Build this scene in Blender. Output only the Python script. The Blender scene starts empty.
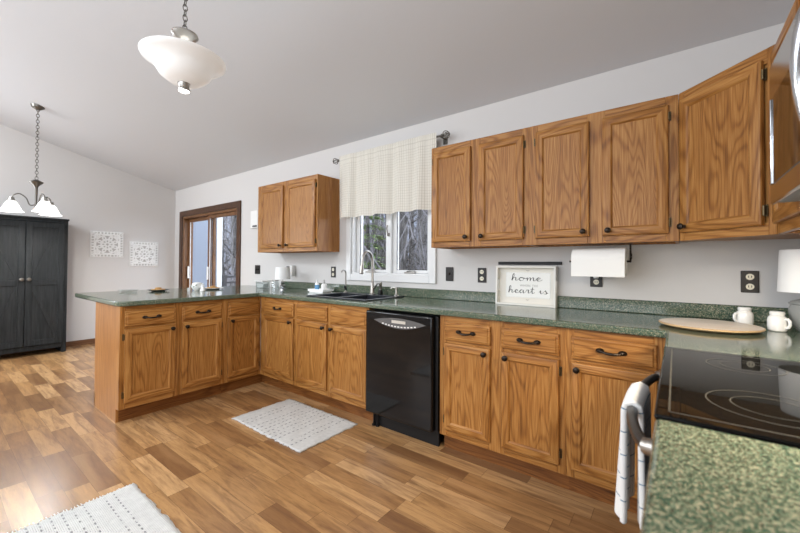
import bpy, bmesh, math, random
from mathutils import Vector, Matrix
PI = math.pi
SC = bpy.context.scene
COL = SC.collection

# ------------------------------------------------------------------ camera
YAW, PITCH, ROLL, FPX, V0 = .649, .0148, .0059, 363.1865, 259.1132
CAM = Vector((3.2968, -2.6639, 1.2027))
fw = Vector((-math.sin(YAW), math.cos(YAW), 0)); rt = Vector((math.cos(YAW), math.sin(YAW), 0)); up = Vector((0, 0, 1))
fw2 = fw * math.cos(PITCH) + up * math.sin(PITCH); up2 = -fw * math.sin(PITCH) + up * math.cos(PITCH)
rt3 = rt * math.cos(ROLL) + up2 * math.sin(ROLL); up3 = -rt * math.sin(ROLL) + up2 * math.cos(ROLL)
cd = bpy.data.cameras.new('camera'); cam = bpy.data.objects.new('camera', cd); COL.objects.link(cam)
M = Matrix((rt3, up3, -fw2)).transposed().to_4x4(); M.translation = CAM
cam.matrix_world = M
cd.sensor_fit = 'HORIZONTAL'; cd.sensor_width = 36; cd.lens = FPX / 800 * 36
cd.shift_y = (V0 - 266.5) / 800
cd.clip_start = .02; cd.clip_end = 200
cd.dof.use_dof = True; cd.dof.focus_distance = 2.8; cd.dof.aperture_fstop = 3.2
SC.camera = cam

# ------------------------------------------------------------------ view, world, big lights
SC.view_settings.view_transform = 'Standard'; SC.view_settings.look = 'None'
SC.view_settings.gamma = 1; SC.view_settings.use_curve_mapping = False
SC.view_settings.exposure = 0.1
W = bpy.data.worlds.new('sky'); SC.world = W; W.use_nodes = True
W.node_tree.nodes['Background'].inputs[0].default_value = (.80, .88, 1, 1)
W.node_tree.nodes['Background'].inputs[1].default_value = 4.2

def area(name, loc, target, sx, sy, power, color=(1, 1, 1)):
    l = bpy.data.lights.new(name, 'AREA'); l.shape = 'RECTANGLE'; l.size = sx; l.size_y = sy; l.energy = power; l.color = color
    o = bpy.data.objects.new(name, l); COL.objects.link(o); o.location = loc
    o.rotation_euler = (Vector(target) - Vector(loc)).to_track_quat('-Z', 'Y').to_euler()
    return o
area('fill_from_front', (1.3, -4.55, 1.65), (1.5, 0, 1.45), 4.2, 1.7, 84, (.885, .955, 1.035))  # added fill lamp behind the camera; the front wall has no window
area('fill_dining_side', (-2.4, -4.4, 3.05), (-2.1, -1.7, 0), 1.9, .8, 100, (.885, .955, 1.035))  # added high fill to brighten the dining floor, no window there
area('fill_near_ceiling', (1.6, -3.3, 3.05), (1.4, -2.2, 0), 2.6, 1.4, 40, (.885, .955, 1.035))  # added area fill under the ceiling, facing down, in place of bounce
area('fill_from_left_wall', (-3.6, -3.35, 1.35), (-1.0, -2.3, 0), 1.3, 1.5, 55, (.885, .955, 1.035))  # added fill at the solid left wall, washes the floor, out of view

# ------------------------------------------------------------------ helpers
def lin(c):
    c = c / 255.0
    return c / 12.92 if c <= .04045 else ((c + .055) / 1.055) ** 2.4
def rgb(r, g, b): return (lin(r), lin(g), lin(b), 1)

class MB:
    def __init__(s): s.v = []; s.f = []; s.m = []
    def add(s, vs, fs, m=0):
        o = len(s.v); s.v += [tuple(p) for p in vs]
        for q in fs: s.f.append(tuple(i + o for i in q)); s.m.append(m)
        return s
    def box(s, x0, y0, z0, x1, y1, z1, m=0):
        if x0 > x1: x0, x1 = x1, x0
        if y0 > y1: y0, y1 = y1, y0
        if z0 > z1: z0, z1 = z1, z0
        return s.add([(x0, y0, z0), (x1, y0, z0), (x1, y1, z0), (x0, y1, z0), (x0, y0, z1), (x1, y0, z1), (x1, y1, z1), (x0, y1, z1)],
              [(0, 3, 2, 1), (4, 5, 6, 7), (0, 1, 5, 4), (1, 2, 6, 5), (2, 3, 7, 6), (3, 0, 4, 7)], m)
    def prism(s, poly, a0, a1, axis='z', m=0):
        n = len(poly)
        if axis == 'z': P = [(p[0], p[1], a0) for p in poly] + [(p[0], p[1], a1) for p in poly]
        elif axis == 'y': P = [(p[0], a0, p[1]) for p in poly] + [(p[0], a1, p[1]) for p in poly]
        else: P = [(a0, p[0], p[1]) for p in poly] + [(a1, p[0], p[1]) for p in poly]
        F = [tuple(range(n - 1, -1, -1)), tuple(range(n, 2 * n))] + [(i, (i + 1) % n, (i + 1) % n + n, i + n) for i in range(n)]
        return s.add(P, F, m)
    def tube(s, pts, r, n=8, m=0, closed=False, flat=None):
        pts = [Vector(p) for p in pts]; k = len(pts); R = r if isinstance(r, (list, tuple)) else [r] * k
        V = []; F = []; ref = None
        for i, p in enumerate(pts):
            a = pts[i - 1] if (i or closed) else p; b = pts[(i + 1) % k] if (i < k - 1 or closed) else p
            t = (b - a).normalized() if (b - a).length > 1e-9 else Vector((0, 0, 1))
            if ref is None:
                ref = Vector((0, 0, 1)) if abs(t.z) < .9 else Vector((1, 0, 0))
            u = (ref - t * ref.dot(t))
            u = u.normalized() if u.length > 1e-6 else t.orthogonal().normalized()
            ref = u; w = t.cross(u)
            for j in range(n):
                q = p + (u * math.cos(2 * PI * j / n) + w * math.sin(2 * PI * j / n)) * R[i]
                V.append(q)
        for i in range(k if closed else k - 1):
            for j in range(n):
                a = i * n + j; b = i * n + (j + 1) % n; c = ((i + 1) % k) * n + (j + 1) % n; d = ((i + 1) % k) * n + j
                F.append((a, b, c, d))
        if not closed:
            F.append(tuple(range(n - 1, -1, -1))); F.append(tuple(range((k - 1) * n, k * n)))
        return s.add(V, F, m)
    def lathe(s, prof, c=(0, 0, 0), n=24, axis='z', m=0, sx=1, sy=1):
        V = []; F = []; k = len(prof)
        for r, h in prof:
            for j in range(n):
                a = 2 * PI * j / n; p = (r * math.cos(a) * sx, r * math.sin(a) * sy, h)
                if axis == 'y': p = (p[0], -p[2], p[1])     # height grows towards -y
                elif axis == 'x': p = (-p[2], p[0], p[1])   # height grows towards -x
                V.append((p[0] + c[0], p[1] + c[1], p[2] + c[2]))
        for i in range(k - 1):
            for j in range(n):
                F.append((i * n + j, i * n + (j + 1) % n, (i + 1) * n + (j + 1) % n, (i + 1) * n + j))
        F.append(tuple(range(n - 1, -1, -1))); F.append(tuple(range((k - 1) * n, k * n)))
        return s.add(V, F, m)
    def ring(s, c, R, r, ax='y', n=24, k=6, m=0):
        P = []
        for i in range(n):
            a = 2 * PI * i / n; u, w = R * math.cos(a), R * math.sin(a)
            P.append((c[0] + u, c[1], c[2] + w) if ax == 'y' else (c[0], c[1] + u, c[2] + w) if ax == 'x' else (c[0] + u, c[1] + w, c[2]))
        return s.tube(P, r, k, m, closed=True)
    def rects(s, x0, z0, x1, z1, levels, ms=(0, 1), cap=None):
        """concentric rectangles in the xz plane; levels = (inset, y); sides get material ms[0] (stiles) or ms[1] (rails)"""
        V = []
        for i, y in levels: V += [(x0 + i, y, z0 + i), (x1 - i, y, z0 + i), (x1 - i, y, z1 - i), (x0 + i, y, z1 - i)]
        o = len(s.v); s.v += V
        for k in range(len(levels) - 1):
            for j in range(4):
                a, b = k * 4 + j, k * 4 + (j + 1) % 4
                s.f.append((o + a, o + b, o + b + 4, o + a + 4)); s.m.append(ms[1] if j in (0, 2) else ms[0])
        if cap is not None:
            k = (len(levels) - 1) * 4; s.f.append((o + k, o + k + 1, o + k + 2, o + k + 3)); s.m.append(cap)
        return s
    def build(s, name, mats, parent=None, bevel=0, smooth=35, seg=2, fix=True):
        me = bpy.data.meshes.new(name); me.from_pydata(s.v, [], s.f)
        if not isinstance(mats, (list, tuple)): mats = [mats]
        for q in mats: me.materials.append(q)
        if len(mats) > 1: me.polygons.foreach_set('material_index', s.m)
        if fix:
            bm = bmesh.new(); bm.from_mesh(me); bmesh.ops.recalc_face_normals(bm, faces=bm.faces); bm.to_mesh(me); bm.free()
        if smooth:
            me.polygons.foreach_set('use_smooth', [True] * len(me.polygons)); me.set_sharp_from_angle(angle=math.radians(smooth))
        me.update()
        o = bpy.data.objects.new(name, me); COL.objects.link(o)
        if parent: o.parent = parent
        if bevel:
            b = o.modifiers.new('bevel', 'BEVEL'); b.width = bevel; b.segments = seg; b.limit_method = 'ANGLE'; b.angle_limit = math.radians(40)
        return o
def tag(o, label, cat, group=None, kind=None):
    o['label'] = label; o['category'] = cat
    if group: o['group'] = group
    if kind: o['kind'] = kind
    return o
def thing(name, label, cat, loc=(0, 0, 0), rz=0, group=None):
    o = bpy.data.objects.new(name, None); COL.objects.link(o); o.location = loc; o.rotation_euler = (0, 0, rz); o.empty_display_size = .05
    return tag(o, label, cat, group)
def struct(name, mb, mats, parent=None, **k):
    o = mb.build(name, mats, parent, **k)
    if not parent: o['kind'] = 'structure'
    return o
def copy_tree(o, parent=None):
    c = o.copy(); COL.objects.link(c)
    if parent: c.parent = parent
    for ch in list(o.children): copy_tree(ch, c)
    return c

# ------------------------------------------------------------------ materials
def mat(name, col, rough=.5, metal=0, **k):
    m = bpy.data.materials.new(name); m.use_nodes = True; b = m.node_tree.nodes['Principled BSDF']
    b.inputs['Base Color'].default_value = col; b.inputs['Roughness'].default_value = rough; b.inputs['Metallic'].default_value = metal
    for key, v in k.items(): b.inputs[key.replace('_', ' ')].default_value = v
    return m
class NT:
    def __init__(s, m): s.t = m.node_tree; s.b = s.t.nodes['Principled BSDF']
    def n(s, typ, **k):
        q = s.t.nodes.new(typ)
        for a, v in k.items(): setattr(q, a, v)
        return q
    def l(s, a, b): s.t.links.new(a, b)
    def math(s, op, a, b=None, c=None):
        q = s.n('ShaderNodeMath', operation=op)
        for i, v in enumerate((a, b, c)):
            if v is None: continue
            if isinstance(v, (int, float)): q.inputs[i].default_value = v
            else: s.l(v, q.inputs[i])
        return q.outputs[0]
    def vmath(s, op, a, b):
        q = s.n('ShaderNodeVectorMath', operation=op)
        for i, v in enumerate((a, b)):
            if isinstance(v, (tuple, list)): q.inputs[i].default_value = v
            else: s.l(v, q.inputs[i])
        return q.outputs[0]
    def ramp(s, fac, stops, interp='LINEAR'):
        q = s.n('ShaderNodeValToRGB'); e = q.color_ramp.elements; q.color_ramp.interpolation = interp
        while len(e) < len(stops): e.new(.5)
        for i, (p, c) in enumerate(stops): e[i].position = p; e[i].color = c
        s.l(fac, q.inputs[0]); return q.outputs[0]
    def noise(s, vec, scale, detail=2, rough=.5, dist=0):
        q = s.n('ShaderNodeTexNoise'); q.inputs['Scale'].default_value = scale; q.inputs['Detail'].default_value = detail
        q.inputs['Roughness'].default_value = rough; q.inputs['Distortion'].default_value = dist
        if vec is not None: s.l(vec, q.inputs['Vector'])
        return q
    def mix(s, fac, a, b, typ='MIX'):
        q = s.n('ShaderNodeMix', data_type='RGBA', blend_type=typ)
        for i, v in ((0, fac), (6, a), (7, b)):
            if isinstance(v, (int, float)): q.inputs[i].default_value = v
            elif isinstance(v, tuple): q.inputs[i].default_value = v
            else: s.l(v, q.inputs[i])
        return q.outputs[2]
    def bump(s, h, strength=.2, dist=.002):
        q = s.n('ShaderNodeBump'); q.inputs['Strength'].default_value = strength; q.inputs['Distance'].default_value = dist
        s.l(h, q.inputs['Height']); s.l(q.outputs[0], s.b.inputs['Normal'])

def oak(name, axis='z', dark=(92, 54, 21), mid=(150, 99, 46), light=(180, 130, 72), cath=16.0, amount=.75, rough=.36):
    m = mat(name, (1, 1, 1, 1), rough); t = NT(m)
    tc = t.n('ShaderNodeTexCoord'); oi = t.n('ShaderNodeObjectInfo')
    off = t.n('ShaderNodeCombineXYZ')
    for i, k in enumerate((37.0, 11.0, 23.0)): t.l(t.math('MULTIPLY', oi.outputs['Random'], k), off.inputs[i])
    p = t.vmath('ADD', tc.outputs['Object'], off.outputs[0])
    long = {'z': (1, 1, .13), 'x': (.13, 1, 1), 'y': (1, .13, 1)}[axis]
    fine = {'z': (1, 1, .03), 'x': (.03, 1, 1), 'y': (1, .03, 1)}[axis]
    g = t.noise(t.vmath('MULTIPLY', p, long), 6.5, 1.5, .45, .25).outputs['Fac']
    rings = t.math('SINE', t.math('MULTIPLY', g, cath * 6.28))
    rings = t.math('MULTIPLY_ADD', rings, .5, .5)
    rings = t.math('POWER', rings, 2.6)
    f = t.noise(t.vmath('MULTIPLY', p, fine), 190, 2, .6).outputs['Fac']
    big = t.noise(t.vmath('MULTIPLY', p, long), 2.2, 2).outputs['Fac']
    v = t.math('ADD', t.math('MULTIPLY', rings, .30 * amount), t.math('MULTIPLY', f, .75))
    v = t.math('ADD', v, t.math('MULTIPLY', big, .35))
    col = t.ramp(v, [(.40, rgb(*light)), (.66, rgb(*mid)), (1.05 if amount < 1 else 1.0, rgb(*dark))])
    t.l(col, t.b.inputs['Base Color'])
    t.bump(f, .12, .001)
    t.b.inputs['Specular IOR Level'].default_value = .28
    return m
OAKV = oak('oak_vertical_grain', 'z'); OAKH = oak('oak_horizontal_grain', 'x'); OAKP = oak('oak_panel_cathedral_grain', 'z', cath=28, amount=.62)
OAKS = oak('oak_end_panel', 'z', dark=(110, 68, 30), mid=(154, 102, 52), light=(176, 126, 72), cath=6, amount=.4)
OAKD = oak('oak_toe_kick', 'x', dark=(78, 44, 20), mid=(120, 74, 36), light=(142, 92, 48))
OAK = [OAKV, OAKH]
WALL = mat('painted_wall', rgb(206, 203, 200), .75)
t = NT(WALL); t.bump(t.noise(None, 180, 2).outputs['Fac'], .05, .001)
CEIL = mat('ceiling_paint', rgb(212, 214, 217), .85)
t = NT(CEIL); tc = t.n('ShaderNodeTexCoord'); t.bump(t.noise(tc.outputs['Object'], 60, 3).outputs['Fac'], .12, .003)
WHITE = mat('white_gloss_paint', rgb(232, 231, 228), .35)
VINYL = mat('white_window_vinyl', rgb(224, 224, 223), .3)
BRONZE = mat('dark_bronze', rgb(46, 38, 32), .32, .8)
PLATE = mat('dark_bronze_plate', rgb(34, 30, 27), .4, .3)
IVORY = mat('ivory_plastic', rgb(230, 222, 200), .4)
HINGE = mat('antique_brass_hinge', rgb(92, 78, 54), .4, .8)
NICKEL = mat('brushed_nickel', rgb(168, 164, 158), .3, 1)
PEWTER = mat('pewter', rgb(110, 106, 100), .35, 1)
CHROME = mat('polished_chrome', rgb(205, 207, 210), .12, 1)
STEEL = mat('stainless_steel', rgb(176, 172, 166), .13, 1)
BLACK = mat('black_gloss', rgb(16, 16, 17), .07, 0, Specular_IOR_Level=.36)
BLACKM = mat('black_satin', rgb(16, 16, 17), .45, 0, Specular_IOR_Level=.3)
BGLASS = mat('black_ceramic_glass', rgb(10, 10, 9), .03, 0, Specular_IOR_Level=.3, IOR=1.3)
MWGLASS = mat('microwave_door_glass', rgb(12, 11, 10), .04, 0, Specular_IOR_Level=.7)
GREYM = mat('grey_marking', rgb(120, 116, 108), .4)
CERAMIC = mat('white_ceramic', rgb(238, 237, 234), .15)
PAPER = mat('paper_towel', rgb(238, 237, 233), .9)
t = NT(PAPER); t.bump(t.noise(None, 90, 2).outputs['Fac'], .25, .002)
SHADE = mat('white_drum_shade', rgb(240, 240, 238), .8)
SINK = mat('black_granite_sink', rgb(38, 40, 46), .3)
LEAF = mat('painted_leaf_green', rgb(96, 120, 84), .4)
BISCUIT = mat('biscuit', rgb(196, 152, 92), .7)
BLUEP = mat('blue_plastic', rgb(96, 150, 190), .3)
GLASS = mat('clear_glass', (1, 1, 1, 1), .02, 0, Transmission_Weight=1.0, IOR=1.45)
SMOKE = mat('grey_glazed_base', rgb(138, 140, 138), .15)
def pane_material(name, tint=(1, 1, 1, 1), refl=.06):
    m = bpy.data.materials.new(name); m.use_nodes = True; t = m.node_tree; t.nodes.clear()
    o = t.nodes.new('ShaderNodeOutputMaterial'); a = t.nodes.new('ShaderNodeBsdfTransparent'); g = t.nodes.new('ShaderNodeBsdfGlossy'); mx = t.nodes.new('ShaderNodeMixShader')
    a.inputs[0].default_value = tint; g.inputs['Roughness'].default_value = .02; mx.inputs[0].default_value = refl
    t.links.new(a.outputs[0], mx.inputs[1]); t.links.new(g.outputs[0], mx.inputs[2]); t.links.new(mx.outputs[0], o.inputs[0])
    return m
PANE = pane_material('window_pane', refl=.025)
CLEAR = pane_material('thin_clear_glass', (.93, .95, .95, 1), .12)

# laminate worktop
LAM = mat('speckled_green_laminate', rgb(60, 80, 68), .11); t = NT(LAM)
tc = t.n('ShaderNodeTexCoord'); P = tc.outputs['Object']
n1 = t.noise(P, 200, 2, .6).outputs['Fac']; n2 = t.noise(P, 420, 1, .5).outputs['Fac']; n3 = t.noise(P, 130, 2, .5).outputs['Fac']
c = t.ramp(n1, [(.34, rgb(22, 44, 34)), (.46, rgb(46, 76, 61)), (.56, rgb(82, 104, 87)), (.68, rgb(160, 152, 130))])
c = t.mix(t.ramp(n2, [(.55, (0, 0, 0, 1)), (.66, (.9, .9, .9, 1))]), c, rgb(174, 160, 138))
c = t.mix(t.ramp(n3, [(.38, (1, 1, 1, 1)), (.48, (0, 0, 0, 1))]), c, rgb(50, 72, 60))
t.l(c, t.b.inputs['Base Color'])

# floor planks
FLOOR = mat('wood_laminate_floor', (1, 1, 1, 1), .3); t = NT(FLOOR)
tc = t.n('ShaderNodeTexCoord'); sep = t.n('ShaderNodeSeparateXYZ'); t.l(tc.outputs['Object'], sep.inputs[0])
ROWH, PL = .1045, .56
ry = t.math('DIVIDE', t.math('ADD', sep.outputs[1], 10.03), ROWH); row = t.math('FLOOR', ry); fy = t.math('FRACT', ry)
wn = t.n('ShaderNodeTexWhiteNoise', noise_dimensions='1D'); t.l(row, wn.inputs['W'])
rx = t.math('ADD', t.math('DIVIDE', t.math('ADD', sep.outputs[0], 10.0), PL), t.math('MULTIPLY', wn.outputs['Value'], 7.31)); colx = t.math('FLOOR', rx); fx = t.math('FRACT', rx)
cell = t.n('ShaderNodeCombineXYZ'); t.l(row, cell.inputs[0]); t.l(colx, cell.inputs[1])
w2 = t.n('ShaderNodeTexWhiteNoise', noise_dimensions='3D'); t.l(cell.outputs[0], w2.inputs['Vector'])
base = t.ramp(w2.outputs['Value'], [(0, rgb(124, 88, 56)), (.25, rgb(150, 110, 70)), (.5, rgb(170, 128, 82)), (.75, rgb(184, 142, 94)), (1, rgb(198, 158, 112))])
gv = t.vmath('ADD', t.vmath('MULTIPLY', tc.outputs['Object'], (.12, 1, 1)), t.vmath('MULTIPLY', w2.outputs['Color'], (9, 9, 9)))
g1 = t.noise(gv, 26, 3, .6, .6).outputs['Fac']; g2 = t.noise(gv, 150, 2, .6).outputs['Fac']
base = t.mix(t.ramp(g1, [(.4, (0, 0, 0, 1)), (.72, (.8, .8, .8, 1))]), base, rgb(108, 74, 48))
base = t.mix(t.ramp(g2, [(.5, (0, 0, 0, 1)), (.8, (.3, .3, .3, 1))]), base, rgb(78, 48, 28))
k3 = t.noise(gv, 9, 1).outputs['Fac']
base = t.mix(t.ramp(k3, [(.55, (0, 0, 0, 1)), (.8, (.35, .35, .35, 1))]), base, rgb(214, 170, 120))
seam = t.math('MAXIMUM', t.math('LESS_THAN', fy, .018), t.math('LESS_THAN', fx, .004))
base = t.mix(t.math('MULTIPLY', seam, .6), base, rgb(60, 38, 24))
t.l(base, t.b.inputs['Base Color']); t.b.inputs['Roughness'].default_value = .27
t.b.inputs['Coat Weight'].default_value = .35; t.b.inputs['Coat Roughness'].default_value = .33

# ------------------------------------------------------------------ room shell
XL, XR, YF = -3.646, 3.92, -4.7
def ceil_z(y): return 2.458 - .255 * y
struct('floor', MB().box(XL - .15, YF - .15, -.1, XR + .15, .15, 0), FLOOR, smooth=0)
m = MB(); y0, y1 = .15, YF - .15
m.add([(XL - .15, y0, ceil_z(y0)), (XR + .15, y0, ceil_z(y0)), (XR + .15, y1, ceil_z(y1)), (XL - .15, y1, ceil_z(y1)),
       (XL - .15, y0, ceil_z(y0) + .12), (XR + .15, y0, ceil_z(y0) + .12), (XR + .15, y1, ceil_z(y1) + .12), (XL - .15, y1, ceil_z(y1) + .12)],
      [(0, 1, 2, 3), (4, 7, 6, 5), (0, 4, 5, 1), (1, 5, 6, 2), (2, 6, 7, 3), (3, 7, 4, 0)])
struct('ceiling', m, CEIL, smooth=0)
DX0, DX1, DZ = -3.33, -1.57, 1.985     # patio door opening
WX0, WX1, WZ0, WZ1 = .655, 1.605, 1.105, 2.2
ztop = 2.458
m = MB()
for (a, b, c, d) in ((XL, DX0, 0, ztop), (DX0, DX1, DZ, ztop), (DX1, WX0, 0, ztop), (WX0, WX1, 0, WZ0), (WX0, WX1, WZ1, ztop), (WX1, XR, 0, ztop)):
    m.box(a, 0, c, b, .15, d)
struct('wall_back', m, WALL, smooth=0)
def side_wall(name, x0, x1):
    m = MB(); m.prism([(.15, 0), (YF - .15, 0), (YF - .15, ceil_z(YF - .15) ), (.15, ceil_z(.15))], x0, x1, 'x')
    struct(name, m, WALL, smooth=0)
side_wall('wall_left', XL - .15, XL); side_wall('wall_right', XR, XR + .15)
struct('wall_front', MB().box(XL, YF - .15, 0, XR, YF, ceil_z(YF)), WALL, smooth=0)
BASEB = oak('baseboard_brown', 'y', (70, 44, 28), (108, 74, 50), (128, 92, 66))
struct('baseboard_left', MB().box(XL, YF, 0, XL + .014, 0, .07), BASEB, smooth=0)
struct('baseboard_back', MB().box(XL + .014, -.014, 0, -3.44, 0, .07).box(-1.47, -.014, 0, -.625, 0, .07), BASEB, smooth=0)

# patio door
DOORW = oak('patio_door_brown_stain', 'z', (44, 27, 18), (74, 49, 33), (92, 63, 44)); DOORI = oak('patio_door_inner_wood', 'z', (70, 46, 28), (116, 80, 50), (134, 96, 64))
m = MB().box(DX0 - .09, -.022, 0, DX0, -.0, DZ + .09).box(DX1, -.022, 0, DX1 + .09, 0, DZ + .09).box(DX0, -.022, DZ, DX1, 0, DZ + .09)
dr = struct('door_1', m, DOORW, bevel=.004)
m = MB().box(DX0, .0, 0, DX0 + .035, .15, DZ).box(DX1 - .03, .0, 0, DX1, .15, DZ).box(DX0 + .035, 0, DZ - .035, DX1 - .03, .15, DZ).box(DX0 + .035, .0, 0, DX1 - .03, .15, .03)
m.build('door_jamb', DOORI, dr, bevel=.003)
def door_panel(x0, x1, y0, y1, sw=.052):
    z0, z1 = .032, DZ - .037
    m = MB().box(x0, y0, z0, x0 + sw, y1, z1).box(x1 - sw, y0, z0, x1, y1, z1).box(x0 + sw, y0, z1 - sw, x1 - sw, y1, z1).box(x0 + sw, y0, z0, x1 - sw, y1, z0 + .14)
    o = m.build('sliding_panel', DOORI, dr, bevel=.004)
    MB().box(x0 + sw, (y0 + y1) / 2 - .004, z0 + .14, x1 - sw, (y0 + y1) / 2 + .004, z1 - sw).build('glass', PANE, o, smooth=0)
    m = MB().box(x0 + sw, (y0 + y1) / 2 - .016, z0 + .14, x0 + sw + .007, (y0 + y1) / 2 - .006, z1 - sw)
    m.box(x1 - sw - .007, (y0 + y1) / 2 - .016, z0 + .14, x1 - sw, (y0 + y1) / 2 - .006, z1 - sw).build('glazing_strip', VINYL, o, smooth=0)
    return o
pa = door_panel(DX0 + .036, -2.415, .075, .115); pb = door_panel(-2.50, DX1 - .031, .025, .065)
MB().box(-2.475, -.0, .95, -2.455, .024, 1.15).build('pull_handle', WHITE, pb, bevel=.004)
MB().box(DX0 + .07, .05, .95, DX0 + .09, .074, 1.15).build('pull_handle', WHITE, pa, bevel=.004)

# kitchen window
tx0, tx1, tz0, tz1 = .59, 1.67, 1.04, 2.265
m = MB().box(tx0, -.02, tz0, WX0, 0, tz1).box(WX1, -.02, tz0, tx1, 0, tz1).box(WX0, -.02, tz0, WX1, 0, WZ0).box(WX0, -.02, WZ1, WX1, 0, tz1)
wn_ = struct('window_1', m, VINYL, bevel=.004)
m = MB().box(WX0, 0, WZ0, WX0 + .02, .15, WZ1).box(WX1 - .02, 0, WZ0, WX1, .15, WZ1).box(WX0 + .02, 0, WZ0, WX1 - .02, .15, WZ0 + .015).box(WX0 + .02, 0, WZ1 - .02, WX1 - .02, .15, WZ1)
m.box(1.108, .02, WZ0 + .015, 1.152, .15, WZ1 - .02).build('window_frame', VINYL, wn_, bevel=.003)
for a, b in ((WX0 + .021, 1.107), (1.153, WX1 - .021)):
    z0, z1, sw = WZ0 + .016, WZ1 - .021, .042
    m = MB().box(a, .05, z0, a + sw, .09, z1).box(b - sw, .05, z0, b, .09, z1).box(a + sw, .05, z0, b - sw, .09, z0 + .03).box(a + sw, .05, z1 - sw, b - sw, .09, z1)
    s_ = m.build('sash', VINYL, wn_, bevel=.004)
    MB().box(a + sw, .066, z0 + .03, b - sw, .072, z1 - sw).build('glass', PANE, s_, smooth=0)
    MB().box(a + sw, .060, z0 + .03, b - sw, .0635, z0 + .034).box(a + sw, .060, z0 + .03, a + sw + .004, .0635, z1 - sw).box(b - sw - .004, .060, z0 + .03, b - sw, .0635, z1 - sw).build('gasket', BLACKM, s_, smooth=0)
    c_ = (a + b) / 2
    cr = MB().box(c_ - .05, .005, WZ0 + .015, c_ + .05, .045, WZ0 + .03).tube([(c_ - .03, .02, WZ0 + .034), (c_ + .02, .0, WZ0 + .04), (c_ + .085, -.005, WZ0 + .04)], .006, 6)
    cr.build('crank', NICKEL, s_, bevel=.003)
MB().box(1.118, .0, 1.47, 1.136, .02, 1.50).tube([(1.127, -.004, 1.50), (1.127, -.012, 1.54), (1.127, -.006, 1.575)], .006, 6).build('latch', PEWTER, wn_)

# ------------------------------------------------------------------ outdoors
GRD = mat('leaf_litter_ground', rgb(96, 84, 70), .95); t = NT(GRD); tc = t.n('ShaderNodeTexCoord')
t.l(t.ramp(t.noise(tc.outputs['Object'], 1.6, 6, .7).outputs['Fac'], [(.3, rgb(70, 62, 52)), (.5, rgb(112, 98, 84)), (.7, rgb(146, 134, 120))]), t.b.inputs['Base Color'])
struct('ground', MB().box(-60, .2, -.9, 14, 40, -.6), GRD, smooth=0)
HILL = mat('wooded_hillside', rgb(100, 100, 100), .95); t = NT(HILL); tc = t.n('ShaderNodeTexCoord')
hv = t.vmath('MULTIPLY', tc.outputs['Object'], (1, 1, .35))
t.l(t.ramp(t.noise(hv, 1.9, 8, .75).outputs['Fac'], [(.3, rgb(58, 60, 66)), (.47, rgb(98, 102, 112)), (.6, rgb(136, 142, 156)), (.75, rgb(170, 176, 190))]), t.b.inputs['Base Color'])
rng = random.Random(5)
m = MB(); nx, nz = 60, 8; V = []; F = []
for j in range(nz + 1):
    for i in range(nx + 1):
        V.append((-58 + i * 1.15, 17 + j * 1.3 + rng.uniform(-.5, .5) + (0 if i > 8 else 0), -.8 + j * 1.9 + rng.uniform(-.4, .4)))
for j in range(nz):
    for i in range(nx): a = j * (nx + 1) + i; F.append((a, a + 1, a + nx + 2, a + nx + 1))
o = struct('hillside', m.add(V, F), HILL, fix=False)
BARK = mat('grey_bark', rgb(92, 88, 86), .95); t = NT(BARK); tc = t.n('ShaderNodeTexCoord')
t.l(t.ramp(t.noise(t.vmath('MULTIPLY', tc.outputs['Object'], (1, 1, .2)), 14, 4, .7).outputs['Fac'], [(.35, rgb(46, 44, 44)), (.65, rgb(104, 101, 100))]), t.b.inputs['Base Color'])
def bare_tree(x, y, h, r, seed):
    g = random.Random(seed); m = MB(); z0 = -.62
    pts = [(0, 0, 0)]; n = 7
    for i in range(1, n + 1): pts.append((pts[-1][0] + g.uniform(-.1, .1), pts[-1][1] + g.uniform(-.1, .1), h * i / n))
    m.tube(pts, [r * (1 - .8 * i / n) for i in range(n + 1)], 7)
    for k in range(26):
        f = g.uniform(.12, .97); i = min(int(f * n), n - 1); u = f * n - i
        p = Vector(pts[i]).lerp(Vector(pts[i + 1]), u); a = g.uniform(0, 2 * PI); L = g.uniform(.5, 1.7) * (1.1 - f * .6)
        d = Vector((math.cos(a), math.sin(a), g.uniform(.1, .8)))
        q = p + d * L * .5 + Vector((0, 0, .05)); e = p + d * L + Vector((g.uniform(-.2, .2), g.uniform(-.2, .2), g.uniform(0, .4)))
        rr = r * .25 * (1 - f * .6)
        m.tube([p, q, e], [rr, rr * .6, rr * .2], 4)
        for s in range(3):
            b = p.lerp(e, g.uniform(.3, .9)); d2 = Vector((g.uniform(-1, 1), g.uniform(-1, 1), g.uniform(-.2, 1)))
            m.tube([b, b + d2 * L * .35], [rr * .4, rr * .12], 3)
    o = m.build('bare_tree', BARK, fix=False); o.location = (x, y, z0)
    return tag(o, 'bare grey tree in the woods seen through the window panes', 'tree', 'bare trees in the woods outside')
g = random.Random(11)
for i in range(34):     # seen through the kitchen window
    y = g.uniform(4.5, 15); s = g.uniform(-1.02, -.58); bare_tree(3.3 + s * (y + 2.66), y, g.uniform(6.5, 10), g.uniform(.06, .15), i)
for i in range(9):      # seen through the patio door
    y = g.uniform(3.6, 11); s = g.uniform(-2.0, -1.72); bare_tree(3.3 + s * (y + 2.66), y, g.uniform(6.5, 10), g.uniform(.06, .15), 40 + i)
NEED = mat('evergreen_needles', rgb(88, 112, 66), .8); t = NT(NEED); oi = t.n('ShaderNodeTexCoord')
t.l(t.ramp(t.noise(oi.outputs['Object'], 4, 3).outputs['Fac'], [(.35, rgb(70, 98, 56)), (.65, rgb(150, 172, 106))]), t.b.inputs['Base Color'])
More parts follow.
